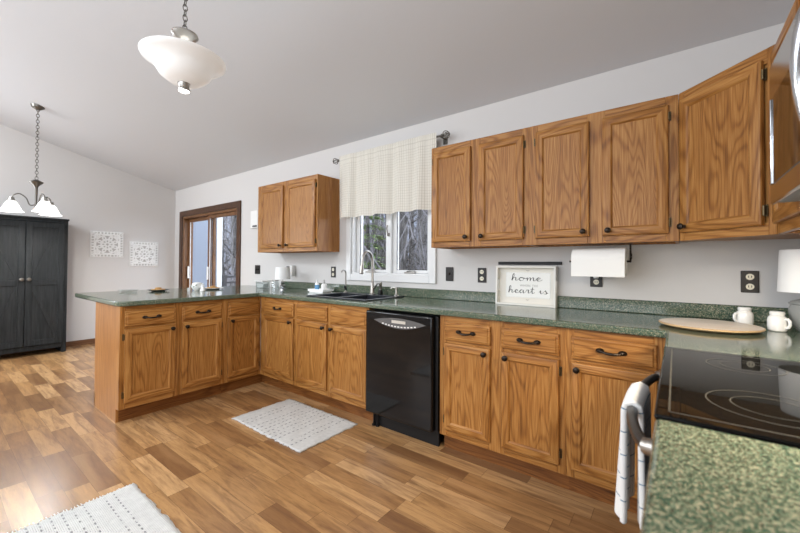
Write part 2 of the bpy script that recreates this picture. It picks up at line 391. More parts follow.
def evergreen(x, y, h, R, seed, label):
    g = random.Random(seed); root = thing('evergreen_tree', label, 'tree', (x, y, -.62))
    MB().tube([(0, 0, 0), (0.02, 0, h * .5), (0, 0, h)], [.09, .06, .01], 8).build('trunk', BARK, root)
    m = MB()
    for lev in range(15):
        z = h * (.1 + .88 * lev / 15); rr = R * (1 - lev / 16.5)
        for k in range(9):
            a = g.uniform(0, 2 * PI); L = rr * g.uniform(.7, 1.1); d = Vector((math.cos(a), math.sin(a), 0)); n = Vector((-d.y, d.x, 0))
            for q in range(26):
                u = g.uniform(.1, 1); p = d * L * u + Vector((0, 0, z - .25 * L * u * u)) + n * g.uniform(-.28, .28) * (1.1 - u) * L * .8 + Vector((0, 0, g.uniform(-.03, .05)))
                w = (d + n * g.uniform(-1.4, 1.4)).normalized(); s = Vector((-w.y, w.x, g.uniform(-.3, .3))) * .017; e = p + w * g.uniform(.08, .15) + Vector((0, 0, g.uniform(-.05, .02)))
                m.add([p - s, p + s, e + s * .4, e - s * .4], [(0, 1, 2, 3)])
    o = m.build('foliage', NEED, root, fix=False)
    return root
evergreen(-3.05, 4.3, 4.1, 1.35, 3, 'green evergreen tree outside behind the left window pane')
# brush in front of the hillside
m = MB(); g = random.Random(21)
for i in range(2600):
    if g.random() < .7: y = g.uniform(3.5, 16); s = g.uniform(-1.08, -.5)
    else: y = g.uniform(3.4, 12); s = g.uniform(-2.1, -1.7)
    x = 3.3 + s * (y + 2.66); p = Vector((x, y, -.62 + max(0, g.uniform(-2, 5)))); L = g.uniform(.5, 1.9)
    d = Vector((g.uniform(-.6, .6), g.uniform(-.6, .6), 1)).normalized() * L
    m.tube([p, p + d * .5 + Vector((g.uniform(-.1, .1), 0, 0)), p + d], [.014, .01, .004], 3)
tag(m.build('undergrowth', mat('pale_twigs', rgb(112, 110, 114), .95), fix=False), 'tangle of pale bare twigs in the woods outside', 'undergrowth', kind='stuff')
# neighbouring wing and deck seen through the patio door
SIDING = mat('blue_grey_lap_siding', rgb(138, 146, 160), .7)
m = MB(); 
for i in range(24): m.prism([(-4.22, -.3 + i * .125), (-4.208, -.3 + i * .125), (-4.2, -.175 + i * .125), (-4.22, -.175 + i * .125)], .155, 1.0, 'y')
m.box(-4.4, .155, -.5, -4.22, 1.0, 2.7)
struct('wall_exterior', m, SIDING, smooth=0)
struct('trim_1', MB().box(-4.42, 1.0, -.5, -4.18, 1.1, 2.7), VINYL, bevel=.004)
DECK = oak('grey_deck_boards', 'x', (90, 84, 78), (122, 116, 108), (140, 134, 126))
m = MB()
for i in range(16): m.box(-4.5, .155 + i * .15, -.16, 2.2, .155 + i * .15 + .14, -.12)
struct('floor_deck', m, DECK, bevel=.003)
RAIL = mat('black_railing', rgb(44, 44, 48), .5)
rl = thing('deck_railing', 'black deck railing with thin balusters outside the patio door', 'railing', (-4.25, 1.15, -.12))
for z in (1.04, .92, .1): MB().box(-.02, 0, z - .02, .02, 1.35, z + .02).build('rail', RAIL, rl)
for k in range(12): MB().box(-.008, .05 + k * .11, .12, .008, .066 + k * .11, .9).build('baluster', RAIL, rl)
for k in (0, 1.3): MB().box(-.035, k, 0, .035, k + .07, 1.08).build('post', RAIL, rl)

# ------------------------------------------------------------------ cabinet parts
TH = .02
def knob(x, z, parent, y=-TH):
    m = MB().lathe([(.0001, -.0), (.009, 0), (.0085, .003), (.005, .006), (.005, .014), (.013, .018), (.0165, .024), (.0155, .029), (.009, .033), (.0001, .034)], (x, y, z), 16, 'y')
    return m.build('knob', BRONZE, parent)
def pull(x, z, parent, y=-TH, w=.048):
    m = MB(); P = []; R = []
    for i in range(13):
        u = -1 + 2 * i / 12; P.append((x + u * w, y - .010 - .018 * (1 - u * u), z - .003 + .006 * u * u)); R.append(.0046 + .0025 * (1 - u * u) ** 2 if abs(u) < .9 else .006)
    m.tube(P, R, 8)
    for s in (-1, 1):
        m.lathe([(.0001, 0), (.0125, 0), (.0125, .003), (.009, .008), (.0075, .013), (.0001, .014)], (x + s * w, y, z + .003), 12, 'y', sx=1.5)
    return m.build('pull', BRONZE, parent)
def hinge(x, z, side, parent):
    m = MB().box(x, -.004, z - .024, x + side * .012, 0, z + .024).tube([(x + side * .003, -.010, z - .02), (x + side * .003, -.010, z + .02)], .0055, 8)
    return m.build('hinge', HINGE, parent)
def panel_door(x0, z0, x1, z1, parent, knob_at=None, hinge_side=None, fw_=.052):
    m = MB().rects(x0, z0, x1, z1, [(0, -.001), (0, -TH + .006), (.003, -TH + .002), (.008, -TH), (fw_ - .010, -TH), (fw_ - .004, -TH + .004), (fw_, -TH + .010), (fw_, -.001)])
    d = m.build('door', OAK, parent, fix=False, smooth=25)
    f = fw_ - .004
    p = MB().box(x0 + f, -TH + .0095, z0 + f, x1 - f, -.002, z1 - f).build('panel', OAKP, d, smooth=0)
    if knob_at:
        kx = {'l': x0 + .03, 'r': x1 - .03}[knob_at[0]]; kz = {'t': z1 - .032, 'b': z0 + .03}[knob_at[1]]
        knob(kx, kz, d)
    if hinge_side:
        hx, s = (x0, -1) if hinge_side == 'l' else (x1, 1)
        for hz in (z0 + .06, z1 - .06): hinge(hx, hz, s, d)
    return d
def drawer_front(x0, z0, x1, z1, parent, has_pull=True):
    m = MB().rects(x0, z0, x1, z1, [(0, -.001), (0, -.011), (.004, -.014), (.013, -.0155), (.017, -TH)], ms=(1, 1), cap=1)
    d = m.build('drawer_front', OAK, parent, fix=False, smooth=25)
    if has_pull: pull((x0 + x1) / 2, (z0 + z1) / 2, d)
    return d
ZT, ZB, TOE = .876, .105, .062
DZ0, DZ1, RZ0, RZ1 = .152, .704, .722, .838
def base_cabinet(label, W_, D_, bays, loc, rz, left_end=False, right_end=False, depth_left=0, toe_l=0, toe_r=0):
    root = thing('base_cabinet', label, 'cabinet', loc, rz)
    m = MB().box(0, .018, ZB, .018, D_, ZT).box(W_ - .018, .018, ZB, W_, D_, ZT).box(.018, D_ - .012, ZB, W_ - .018, D_, ZT).box(.018, .018, ZB, W_ - .018, D_ - .012, ZB + .018)
    if left_end: m.box(0, TOE, 0, .018, D_, ZB)
    if right_end: m.box(W_ - .018, TOE, 0, W_, D_, ZB)
    if depth_left: m.box(0, D_ - .018, 0, W_, D_, ZB)
    m.build('carcass', OAKS, root, smooth=0)
    m = MB()
    edges = [0] + sorted(sum([[b[0] + .012, b[1] - .012] for b in bays], [])) + [W_]
    for i in range(0, len(edges), 2): m.box(edges[i], 0, ZB, edges[i + 1], .018, ZT, 0)
    for b in bays:
        a, c = b[0] + .012, b[1] - .012
        m.box(a, 0, ZB, c, .018, DZ0 + .012, 1); m.box(a, 0, DZ1 - .01, c, .018, RZ0 + .01, 1); m.box(a, 0, RZ1 - .01, c, .018, ZT, 1)
    m.build('face_frame', OAK, root, bevel=.0015, seg=1)
    MB().box(.018 if left_end else toe_l, TOE, 0, (W_ - .018 if right_end else W_) - toe_r, TOE + .016, ZB).build('toe_kick', OAKD, root, smooth=0)
    for b in bays:
        x0, x1, kn, hs, pl = b
        panel_door(x0, DZ0, x1, DZ1, root, kn + 't' if kn else None, hs)
        drawer_front(x0, RZ0, x1, RZ1, root, pl)
    return root
# peninsula: faces +x
base_cabinet('oak base cabinet with two doors at the open end of the peninsula', .797, .62, [(.029, .377, 'r', 'l', True), (.426, .758, 'l', 'r', True)], (0, -1.764, 0), PI / 2, left_end=True, depth_left=1)
base_cabinet('single-door oak peninsula cabinet next to the inner corner', .357, .62, [(.021, .334, 'l', 'r', False)], (0, -.967, 0), PI / 2, depth_left=1, toe_r=-TOE)
# back run: faces -y
cc = base_cabinet('oak base cabinet under the left end of the back counter, beside the peninsula', .562, .606, [(.072, .54, 'r', 'l', True)], (0, -.61, 0), 0, toe_l=-TOE)
base_cabinet('oak sink cabinet with two doors and two plain false drawer fronts', .888, .606, [(.021, .426, 'r', 'l', False), (.469, .873, 'l', 'r', False)], (.562, -.61, 0), 0)
base_cabinet('oak base cabinet with two doors directly right of the dishwasher', .767, .606, [(.04, .35, 'r', 'l', True), (.42, .735, 'l', 'r', True)], (2.07, -.61, 0), 0)
base_cabinet('wide single-door oak base cabinet in the corner beside the stove', .455, .606, [(.027, .391, 'l', 'r', True)], (2.837, -.61, 0), 0)
# right run: faces -x
base_cabinet('narrow oak base cabinet on the right wall between corner and stove', .44, .62, [(.06, .415, 'r', 'l', True)], (3.294, -.612, 0), -PI / 2)
base_cabinet('oak base cabinet under the speckled counter on the near side of the stove', .9, .62, [(.03, .43, 'r', 'l', True), (.47, .87, 'l', 'r', True)], (3.294, -1.826, 0), -PI / 2)

def upper_cabinet(label, W_, H_, D_, doors, loc, rz=0, ends=True):
    root = thing('wall_cabinet', label, 'cabinet', loc, rz)
    m = MB().box(0, .018, 0, .016, D_, H_).box(W_ - .016, .018, 0, W_, D_, H_).box(.016, D_ - .01, 0, W_ - .016, D_, H_).box(.016, .018, .012, W_ - .016, D_ - .01, .026).box(.016, .018, H_ - .02, W_ - .016, D_ - .01, H_)
    m.build('carcass', OAKS, root, smooth=0)
    m = MB(); edges = [0] + sorted(sum([[b[0] + .012, b[1] - .012] for b in doors], [])) + [W_]
    for i in range(0, len(edges), 2): m.box(edges[i], 0, 0, edges[i + 1], .018, H_, 0)
    for b in doors:
        m.box(b[0] + .012, 0, 0, b[1] - .012, .018, b[4] + .012 if len(b) > 4 else .052, 1); m.box(b[0] + .012, 0, H_ - .062, b[1] - .012, .018, H_, 1)
    m.build('face_frame', OAK, root, bevel=.0015, seg=1)
    for b in doors: panel_door(b[0], b[4] if len(b) > 4 else .04, b[1], H_ - .048, root, b[2] + 'b' if b[2] else None, b[3])
    return root
UZ, UH, UD = 1.332, .765, .30
upper_cabinet('oak wall cabinet with two doors left of the window, standing alone', 1.053, UH, UD - .002, [(.074, .50, 'r', 'l'), (.565, 1.03, 'l', 'r')], (-.577, -UD, UZ))
upper_cabinet('two-door oak wall cabinet immediately right of the window valance', .742, UH, UD - .002, [(.018, .335, 'r', 'l'), (.396, .71, 'l', 'r')], (1.803, -UD, UZ))
upper_cabinet('two-door oak wall cabinet above the paper towel roll', .768, UH, UD - .002, [(.044, .352, 'r', 'l'), (.419, .725, 'l', 'r')], (2.545, -UD, UZ))
# diagonal corner cabinet
A = Vector((3.313, -.30)); B = Vector((3.62, -.607)); L = (B - A).length
root = thing('wall_cabinet', 'diagonal oak corner wall cabinet with one large door', 'cabinet', (A.x, A.y, UZ), -PI / 4)
R4 = Matrix.Rotation(PI / 4, 2)
def loc2(x, y): v = R4 @ Vector((x - A.x, y - A.y)); return (v.x, v.y)
poly = [loc2(3.314, -.288), loc2(3.314, -.002), loc2(3.918, -.002), loc2(3.918, -.606), loc2(3.632, -.606)]
MB().prism(poly, .012, UH).build('carcass', OAKS, root, smooth=0)
m = MB().box(0.001, 0, 0, .03, .018, UH).box(L - .03, 0, 0, L - .001, .018, UH).box(.03, 0, 0, L - .03, .018, .05, 1).box(.03, 0, UH - .062, L - .03, .018, UH, 1)
m.build('face_frame', OAK, root, bevel=.0015, seg=1)
panel_door(.018, .04, L - .042, UH - .045, root, 'lb', 'r')
# right wall: cabinet between corner and microwave, then the one above the microwave
upper_cabinet('narrow oak wall cabinet between the corner cabinet and the microwave', .437, UH, .296, [(.025, .412, '', 'l')], (3.62, -.612, UZ), -PI / 2)
upper_cabinet('short oak wall cabinet above the microwave', .772, .262, .296, [(.025, .365, 'r', 'l'), (.405, .745, 'l', 'r')], (3.62, -1.05, 1.835), -PI / 2)

# ------------------------------------------------------------------ worktops
def worktop(label, cells, hole_cells, z0=.876, z1=.914, round_corner=None):
    xs, ys = cells; me = bpy.data.meshes.new('countertop'); bm = bmesh.new(); vv = {}
    def V(x, y):
        k = (round(x, 4), round(y, 4))
        if k not in vv: vv[k] = bm.verts.new((x, y, z0))
        return vv[k]
    for (i, j) in hole_cells:
        x0, x1, y0_, y1_ = xs[i], xs[i + 1], ys[j], ys[j + 1]
        ring_ = [(x0, y0_), (x1, y0_), (x1, y1_), (x0, y1_)]
        if round_corner and (i, j) in round_corner:
            which = round_corner[(i, j)]
            if which == 'br':      # corner (x1, y0_) rounded with radius = the cell
                ring_ = [(x0, y0_)] + [(x0 + (x1 - x0) * math.sin(a * PI / 16), y1_ - (y1_ - y0_) * math.cos(a * PI / 16)) for a in range(1, 8)] + [(x1, y1_), (x0, y1_)]
            if which == 'bl':
                ring_ = [(x1, y0_), (x1, y1_), (x0, y1_)] + [(x1 - (x1 - x0) * math.sin(a * PI / 16), y1_ - (y1_ - y0_) * math.cos(a * PI / 16)) for a in range(7, 0, -1)]
        bm.faces.new([V(*p) for p in ring_])
    r = bmesh.ops.extrude_face_region(bm, geom=list(bm.faces))
    bmesh.ops.translate(bm, verts=[e for e in r['geom'] if isinstance(e, bmesh.types.BMVert)], vec=(0, 0, z1 - z0))
    bmesh.ops.recalc_face_normals(bm, faces=bm.faces); bm.to_mesh(me); bm.free(); me.materials.append(LAM)
    me.polygons.foreach_set('use_smooth', [True] * len(me.polygons)); me.set_sharp_from_angle(angle=math.radians(35))
    o = bpy.data.objects.new('countertop', me); COL.objects.link(o)
    b = o.modifiers.new('bevel', 'BEVEL'); b.width = .009; b.segments = 3; b.limit_method = 'ANGLE'; b.angle_limit = math.radians(60)
    return o
SX0, SX1, SY0, SY1 = .685, 1.355, -.555, -.09
xs = [-1.27, -1.19, -.06, .03, SX0, SX1, 3.264, 3.918]; ys = [-1.787, -1.697, -1.053, -.64, SY0, SY1, -.002]
def inside(i, j):
    x, y = (xs[i] + xs[i + 1]) / 2, (ys[j] + ys[j + 1]) / 2
    if SX0 < x < SX1 and SY0 < y < SY1: return False
    if y > -.64: return True
    if x < .03: return True
    return x > 3.264 and y > -1.053
ct = worktop('', (xs, ys), [(i, j) for i in range(len(xs) - 1) for j in range(len(ys) - 1) if inside(i, j)], round_corner={(2, 0): 'br', (0, 0): 'bl'})
tag(ct, 'long speckled dark green laminate countertop running from the peninsula to the stove', 'countertop')
MB().box(-.515, -.022, .914, XR - .002, -.002, .994).box(XR - .022, -1.053, .914, XR - .002, -.022, .994).build('backsplash', LAM, ct, bevel=.005)
c2 = worktop('', ([3.264, 3.918], [-2.75, -1.81]), [(0, 0)])
tag(c2, 'short speckled green countertop in the near right corner, this side of the stove', 'countertop')
MB().box(XR - .022, -2.75, .914, XR - .002, -1.81, .994).build('backsplash', LAM, c2, bevel=.005)

# ------------------------------------------------------------------ sink and taps
sk = thing('sink', 'black double-bowl drop-in sink under the window', 'sink', (1.02, -.32, .914))
rx0, rx1, ry0, ry1 = -.36, .36, -.255, .252
m = MB().box(rx0, ry0, 0.0005, -.325, ry1, .010).box(.325, ry0, .0005, rx1, ry1, .010).box(-.325, ry0, .0005, .325, -.215, .010).box(-.325, .135, .0005, .325, ry1, .010).box(-.018, -.215, .0005, .018, .135, .010)
m.build('rim', SINK, sk, bevel=.004)
for a, b in ((-.324, -.019), (.019, .324)):
    m = MB(); z0, z1 = -.19, .0
    m.box(a, -.214, z0, b, .134, z0 + .006).box(a, -.214, z0, a + .006, .134, z1).box(b - .006, -.214, z0, b, .134, z1).box(a, -.214, z0, b, -.208, z1).box(a, .128, z0, b, .134, z1)
    bo = m.build('bowl', SINK, sk)
    MB().lathe([(.0001, 0), (.04, 0), (.042, .003), (.03, .004), (.0001, .002)], ((a + b) / 2, -.04, z0 + .006), 18).build('drain', CHROME, bo)
fx, fy_, fz = 1.05, -.125, .9245
fa = thing('faucet', 'brushed nickel gooseneck faucet with pull-down spray head at the sink', 'faucet', (fx, fy_, fz))
m = MB().lathe([(.0001, 0), (.028, 0), (.028, .006), (.022, .012), (.019, .05), (.016, .09), (.0135, .10)], (0, 0, 0), 20)
P = [(0, 0, .09), (0, 0, .30)]; ra = .062
for i in range(1, 12): a = PI - PI * 1.08 * i / 11; P.append((-.2 * (ra + ra * math.cos(a)) * .5, -(ra + ra * math.cos(a)), .30 + ra * 1.55 * math.sin(a)))
m.tube(P, .0125, 12); m.build('spout', NICKEL, fa)
e = P[-1]
MB().tube([(e[0], e[1], e[2] + .01), (e[0] - .002, e[1] - .006, e[2] - .03), (e[0] - .004, e[1] - .012, e[2] - .08)], [.014, .018, .022], 14).build('spray_head', NICKEL, fa)
MB().tube([(e[0] - .004, e[1] - .012, e[2] - .08), (e[0] - .0045, e[1] - .0126, e[2] - .086)], [.02, .018], 14).build('nozzle', BLACKM, fa)
MB().tube([(.016, 0, .055), (.04, -.01, .065), (.085, -.02, .11)], [.011, .008, .006], 8).build('lever', NICKEL, fa)
t_ = thing('soap_dispenser', 'small nickel soap pump with black collar beside the gooseneck faucet', 'soap dispenser', (1.14, -.115, .9245))
MB().lathe([(.0001, 0), (.024, 0), (.024, .02), (.02, .045), (.0001, .046)], (0, 0, 0), 16).build('collar', BLACKM, t_)
MB().lathe([(.0001, .044), (.013, .044), (.013, .085), (.016, .09), (.014, .115), (.0001, .118)], (0, 0, 0), 16).tube([(0, 0, .1), (-.005, -.03, .105), (-.006, -.045, .095)], .006, 8).build('pump', NICKEL, t_)
t_ = thing('soap_dispenser', 'short nickel dispenser at the right end of the sink, below the window', 'soap dispenser', (1.345, -.14, .9245))
MB().lathe([(.0001, 0), (.022, 0), (.022, .006), (.013, .012), (.012, .06), (.015, .064), (.015, .075), (.0001, .077)], (0, 0, 0), 16).build('stem', NICKEL, t_)
MB().tube([(.0, 0, .071), (-.03, -.015, .075), (-.05, -.025, .066)], [.009, .007, .006], 8).build('spout', NICKEL, t_)
t_ = thing('water_tap', 'slim pale water tap with a black lever at the left end of the sink', 'faucet', (.70, -.125, .9245))
P = [(0, 0, 0), (0, 0, .19)] + [(0, -.03 + .03 * math.cos(a), .19 + .03 * math.sin(a)) for a in (.5, 1.1, 1.7, 2.3, 2.8)]
MB().lathe([(.0001, 0), (.02, 0), (.02, .006), (.012, .012), (.0001, .013)], (0, 0, 0), 16).tube(P, .0065, 8).build('spout', NICKEL, t_)
MB().tube([(.0, -.0, .03), (.03, -.035, .045), (.055, -.06, .06)], [.011, .013, .012], 10).build('lever', BLACKM, t_)

# ------------------------------------------------------------------ dishwasher
dw = thing('dishwasher', 'glossy black dishwasher between the oak base cabinets', 'dishwasher', (1.452, -.61, 0))
w_ = .614
MB().box(.004, .02, .10, w_ - .004, .58, .862).build('tub_housing', BLACKM, dw, smooth=0)
MB().box(.003, -.045, .112, w_ - .028, .018, .862).build('door', BLACK, dw, bevel=.012, seg=4)
MB().box(w_ - .026, -.01, .112, w_ - .004, .018, .862).build('side_trim', BLACKM, dw, bevel=.002)
cx_, cz_, hw_ = .312, .79, .225
poly = []
for i in range(21): u = -1 + i / 10; poly.append((cx_ + u * hw_, cz_ + .012 - .046 * (1 - u * u)))
for i in range(19, 0, -1): u = -1 + i / 10; poly.append((cx_ + u * hw_, cz_ + .012 + .026 * (1 - u * u)))
cp = MB().prism(poly, -.0475, -.045, 'y').build('control_panel', mat('grey_control_lens', rgb(104, 104, 104), .25, .3), dw, smooth=0)
for i in range(11):
    u = -.62 + i * .124; z_ = cz_ + .012 - .033 * (1 - u * u)
    MB().box(cx_ + u * hw_ - .008, -.0495, z_ - .004, cx_ + u * hw_ + .008, -.0475, z_ + .004).build('button', WHITE, cp, bevel=.001)
MB().box(cx_ - .06, -.0485, cz_ + .002, cx_ + .06, -.0475, cz_ + .022).build('display', mat('pale_display', rgb(190, 184, 174), .3), cp)
MB().box(.02, .03, .0, w_ - .02, .05, .098).build('toe_panel', BLACKM, dw, smooth=0)
for x in (.04, .075): MB().lathe([(.0001, 0), (.016, 0), (.016, .01), (.007, .012), (.007, .1)], (x, .015, .0), 10).build('foot', BLACKM, dw)

# ------------------------------------------------------------------ range
RY0, RY1, RX0 = -1.806, -1.058, 3.262
rg = thing('stove', 'black glass-top electric stove with a curved front handle', 'stove', (RX0, (RY0 + RY1) / 2, 0))
hy = (RY1 - RY0) / 2
MB().box(.03, -hy + .002, .09, .64, hy - .002, .895).build('body', BLACKM, rg, smooth=0)
MB().box(.005, -hy + .004, .20, .03, hy - .004, .855).build('oven_door', BLACK, rg, bevel=.006)
MB().box(.008, -hy + .004, .095, .03, hy - .004, .193).build('storage_drawer', BLACK, rg, bevel=.005)
MB().box(.003, -hy + .001, .862, .64, hy - .001, .906).build('cooktop_frame', BLACKM, rg, bevel=.004)
ck = MB().box(.0, -hy, .906, .64, hy, .9175).build('cooktop', BGLASS, rg, bevel=.006, seg=3)
MB().box(.58, -hy + .01, .9176, .64, hy - .01, 1.06).build('control_backguard', BLACK, rg, bevel=.01)
def flat_ring(m, x, y, r0, r1, z=.9182, n=48, sx=1):
    V = [(x + r * math.cos(2 * PI * i / n) * sx, y + r * math.sin(2 * PI * i / n), z) for r in (r0, r1) for i in range(n)]
    m.add(V, [(i, (i + 1) % n, n + (i + 1) % n, n + i) for i in range(n)])
MARK = mat('printed_burner_ring', rgb(62, 60, 54), .3)
for (x, y, r) in ((.19, -.19, .105), (.19, .19, .085), (.45, -.19, .085), (.45, .19, .105)):
    m = MB(); flat_ring(m, x, y, r - .0025, r); flat_ring(m, x, y, r * .62 - .002, r * .62); m.build('burner_ring', MARK, ck, smooth=0, fix=False)
m = MB(); i0 = .022; w = .0035
m.box(i0, -hy + .03, .9176, i0 + w, hy - .03, .9181).box(i0, hy - .03 - w, .9176, .57, hy - .03, .9181).box(i0, -hy + .03, .9176, .57, -hy + .03 + w, .9181)
m.build('printed_border', MARK, ck, smooth=0)
P = []
for i in range(25):
    u = -1 + i / 12; P.append((-.015 - .046 * (1 - u * u) ** .8, u * .30 - .01, .826 - .012 * (1 - abs(u))))
hd = MB().tube(P, .0125, 12).build('handle', mat('dark_steel_handle', rgb(70, 68, 66), .3, .6), rg)
for s in (-1, 1):
    MB().tube([(-.02, s * .30 - .01, .826), (.006, s * .31 - .01, .83)], [.016, .02], 12).build('end_bracket', NICKEL, hd)
for s in (-1, 1): MB().lathe([(.0001, 0), (.005, 0), (.005, .003), (.0001, .004)], (.003, s * (hy - .02), .884), 10, 'x').build('trim_screw', CHROME, rg)

# towel over the handle
TOWEL = mat('white_towel_blue_check', (1, 1, 1, 1), .9); t = NT(TOWEL); uv = t.n('ShaderNodeUVMap'); sp = t.n('ShaderNodeSeparateXYZ'); t.l(uv.outputs[0], sp.inputs[0])
a_ = t.math('LESS_THAN', t.math('FRACT', t.math('MULTIPLY', sp.outputs[1], 11)), .05); b_ = t.math('LESS_THAN', t.math('FRACT', t.math('MULTIPLY_ADD', sp.outputs[0], 5, .5)), .012)
t.l(t.mix(t.math('MAXIMUM', a_, b_), rgb(228, 226, 222), rgb(96, 128, 150)), t.b.inputs['Base Color'])
def towel():
    nu, nv = 24, 40; V = []; UV = []
    ya, yb = -1.51, -1.31
    for j in range(nv + 1):
        s = j / nv * .70    # arc length
        for i in range(nu + 1):
            u = i / nu; fold = .012 * math.sin(u * 2 * PI * 2.3 + .5)
            y = ya + (yb - ya) * u
            uu = (y + 1.449) / .30; bx = RX0 - .015 - .046 * max(0, 1 - uu * uu) ** .8
            zc = .826 - .012 * (1 - min(1, abs(uu)))
            r = .019
            if s < .32: x, z = bx - r, zc - (.32 - s); k = (.32 - s) / .32
            elif s < .32 + PI * r: a = (s - .32) / r; x, z = bx - r * math.cos(a), zc + r * math.sin(a); k = 0
            else: x, z = bx + r, zc - (s - .32 - PI * r); k = min(1, (s - .32 - PI * r) / .3)
            x += fold * k * (.8 if s < .33 else .3) - (.012 * k if s < .33 else 0); yy = y + (-.03 * k * (u - .5))
            V.append((x, yy, z)); UV.append((u, s / .7))
    F = [(j * (nu + 1) + i, j * (nu + 1) + i + 1, (j + 1) * (nu + 1) + i + 1, (j + 1) * (nu + 1) + i) for j in range(nv) for i in range(nu)]
    o = MB().add(V, F).build('dish_towel', TOWEL, fix=False, smooth=80)
    ul = o.data.uv_layers.new(name='UVMap')
    for lp in o.data.loops: ul.data[lp.index].uv = UV[lp.vertex_index]
    s_ = o.modifiers.new('thickness', 'SOLIDIFY'); s_.thickness = .015; s_.offset = 0
    b = o.modifiers.new('bevel', 'BEVEL'); b.width = .006; b.segments = 3; b.limit_method = 'ANGLE'; b.angle_limit = math.radians(60)
    return tag(o, 'white towel with thin blue lines hanging over the stove handle', 'towel')
towel()

# ------------------------------------------------------------------ microwave
mw = thing('microwave', 'stainless over-the-range microwave with a bowed bright handle', 'microwave', (3.535, -1.055, 1.397))
mwW, mwH = .765, .43
MB().box(.012, -mwW, 0.004, .384, 0, mwH).build('case', mat('grey_case', rgb(92, 96, 98), .4, .4), mw, bevel=.004)
md = MB().box(-.0, -.60, .0, .012, -.0, mwH).build('door', STEEL, mw, bevel=.004)
MB().box(-.002, -.53, .058, .001, -.022, .317).build('window_glass', MWGLASS, md, smooth=0)
MB().box(-.006, -.045, .058, .0, -.022, .317).build('window_trim', CHROME, md, bevel=.002)
P = [(-.012 - .03 * (1 - (u / 10) ** 2), -.565, .2 + u * .0165) for u in range(-10, 11)]
MB().tube([(.0, -.565, P[0][2])] + P + [(.0, -.565, P[-1][2])], .013, 12).build('handle', CHROME, md)
MB().box(-.0, -mwW, .0, .012, -.603, mwH).build('control_panel', BGLASS, mw, bevel=.003)
MB().box(.05, -.7, -.004, .2, -.5, .004).build('cooktop_light', mat('lamp_lens', rgb(240, 230, 205), .3, 0, Emission_Strength=3.0, Emission_Color=(1, .85, .62, 1)), mw)
l = bpy.data.lights.new('cooktop_lamp', 'AREA'); l.shape = 'RECTANGLE'; l.size = .3; l.size_y = .12; l.energy = 22; l.color = (1, .86, .66)
o = bpy.data.objects.new('cooktop_lamp', l); COL.objects.link(o); o.location = (3.70, -1.5, 1.388)

# ------------------------------------------------------------------ ceiling lamps
OPAL = mat('lit_opal_glass', rgb(226, 226, 224), .25, 0, Emission_Strength=.22, Emission_Color=(1, .98, .95, 1))
def chain(m, x, y, z0, z1, link=.036, r=.0028):
    n = int((z1 - z0) / (link * .74))
    for i in range(n):
        zc = z0 + (i + .5) * (z1 - z0) / n; h = link / 2; w = link * .3; P = []
        for k in range(12):
            a = 2 * PI * k / 12; u, v = w * math.cos(a), h * math.sin(a)
            P.append((x + u, y, zc + v) if i % 2 else (x, y + u, zc + v))
        m.tube(P, r, 5, closed=True)
px, py, pz = 1.235, -1.84, 2.275
pd = thing('pendant_lamp', 'white glass bowl pendant lamp hanging on a chain over the kitchen floor', 'lamp', (px, py, pz))
prof = [(.030, -.125), (.075, -.118), (.115, -.088), (.132, -.06), (.148, -.035), (.178, -.016), (.197, -.004), (.2, .004), (.194, .006), (.174, -.006), (.142, -.026), (.126, -.055), (.108, -.082), (.07, -.11), (.03, -.117)]
m = MB(); n = 40; V = []; F = []
for r, h in prof:
    for j in range(n): a = 2 * PI * j / n; V.append((r * math.cos(a), r * math.sin(a), h))
k = len(prof)
for i in range(k):
    for j in range(n): F.append((i * n + j, i * n + (j + 1) % n, ((i + 1) % k) * n + (j + 1) % n, ((i + 1) % k) * n + j))
m.add(V, F).build('glass_bowl', OPAL, pd, smooth=60)
MB().tube([(0, 0, -.12), (0, 0, .09)], .007, 8).lathe([(.0001, .095), (.02, .097), (.05, .112), (.064, .130), (.062, .138), (.03, .154), (.008, .162), (.0001, .163)], (0, 0, 0), 24).build('cap', NICKEL, pd)
fi = MB().lathe([(.0001, -.165), (.028, -.165), (.03, -.158), (.024, -.15), (.026, -.126), (.03, -.117), (.0001, -.117)], (0, 0, 0), 20).build('finial', NICKEL, pd)
MB().lathe([(.0001, -.170), (.022, -.168), (.026, -.1652), (.0001, -.1652)], (0, 0, 0), 18).build('bulb_lens', mat('lit_bulb', (1, 1, 1, 1), .3, 0, Emission_Strength=6, Emission_Color=(1, .95, .88, 1)), fi)
zc = ceil_z(py) - pz
m = MB(); chain(m, 0, 0, .155, zc - .03); m.build('chain', PEWTER, pd)
MB().lathe([(.0001, zc - .05), (.03, zc - .05), (.06, zc - .03), (.065, zc), (.0001, zc + .0)], (0, 0, 0), 20).build('canopy', PEWTER, pd)
def bulb(name, loc, power, r=.05, color=(1, .985, .95)):
    l = bpy.data.lights.new(name, 'POINT'); l.energy = power; l.shadow_soft_size = r; l.color = color
    o = bpy.data.objects.new(name, l); COL.objects.link(o); o.location = loc
l = bpy.data.lights.new('pendant_bulb', 'SPOT'); l.energy = 22; l.spot_size = math.radians(165); l.spot_blend = .8; l.shadow_soft_size = .05; l.color = (1, .985, .95)
o = bpy.data.objects.new('pendant_bulb', l); COL.objects.link(o); o.location = (px, py, pz - .18)
bulb('pendant_uplight', (px, py, pz + .02), .3, .06)

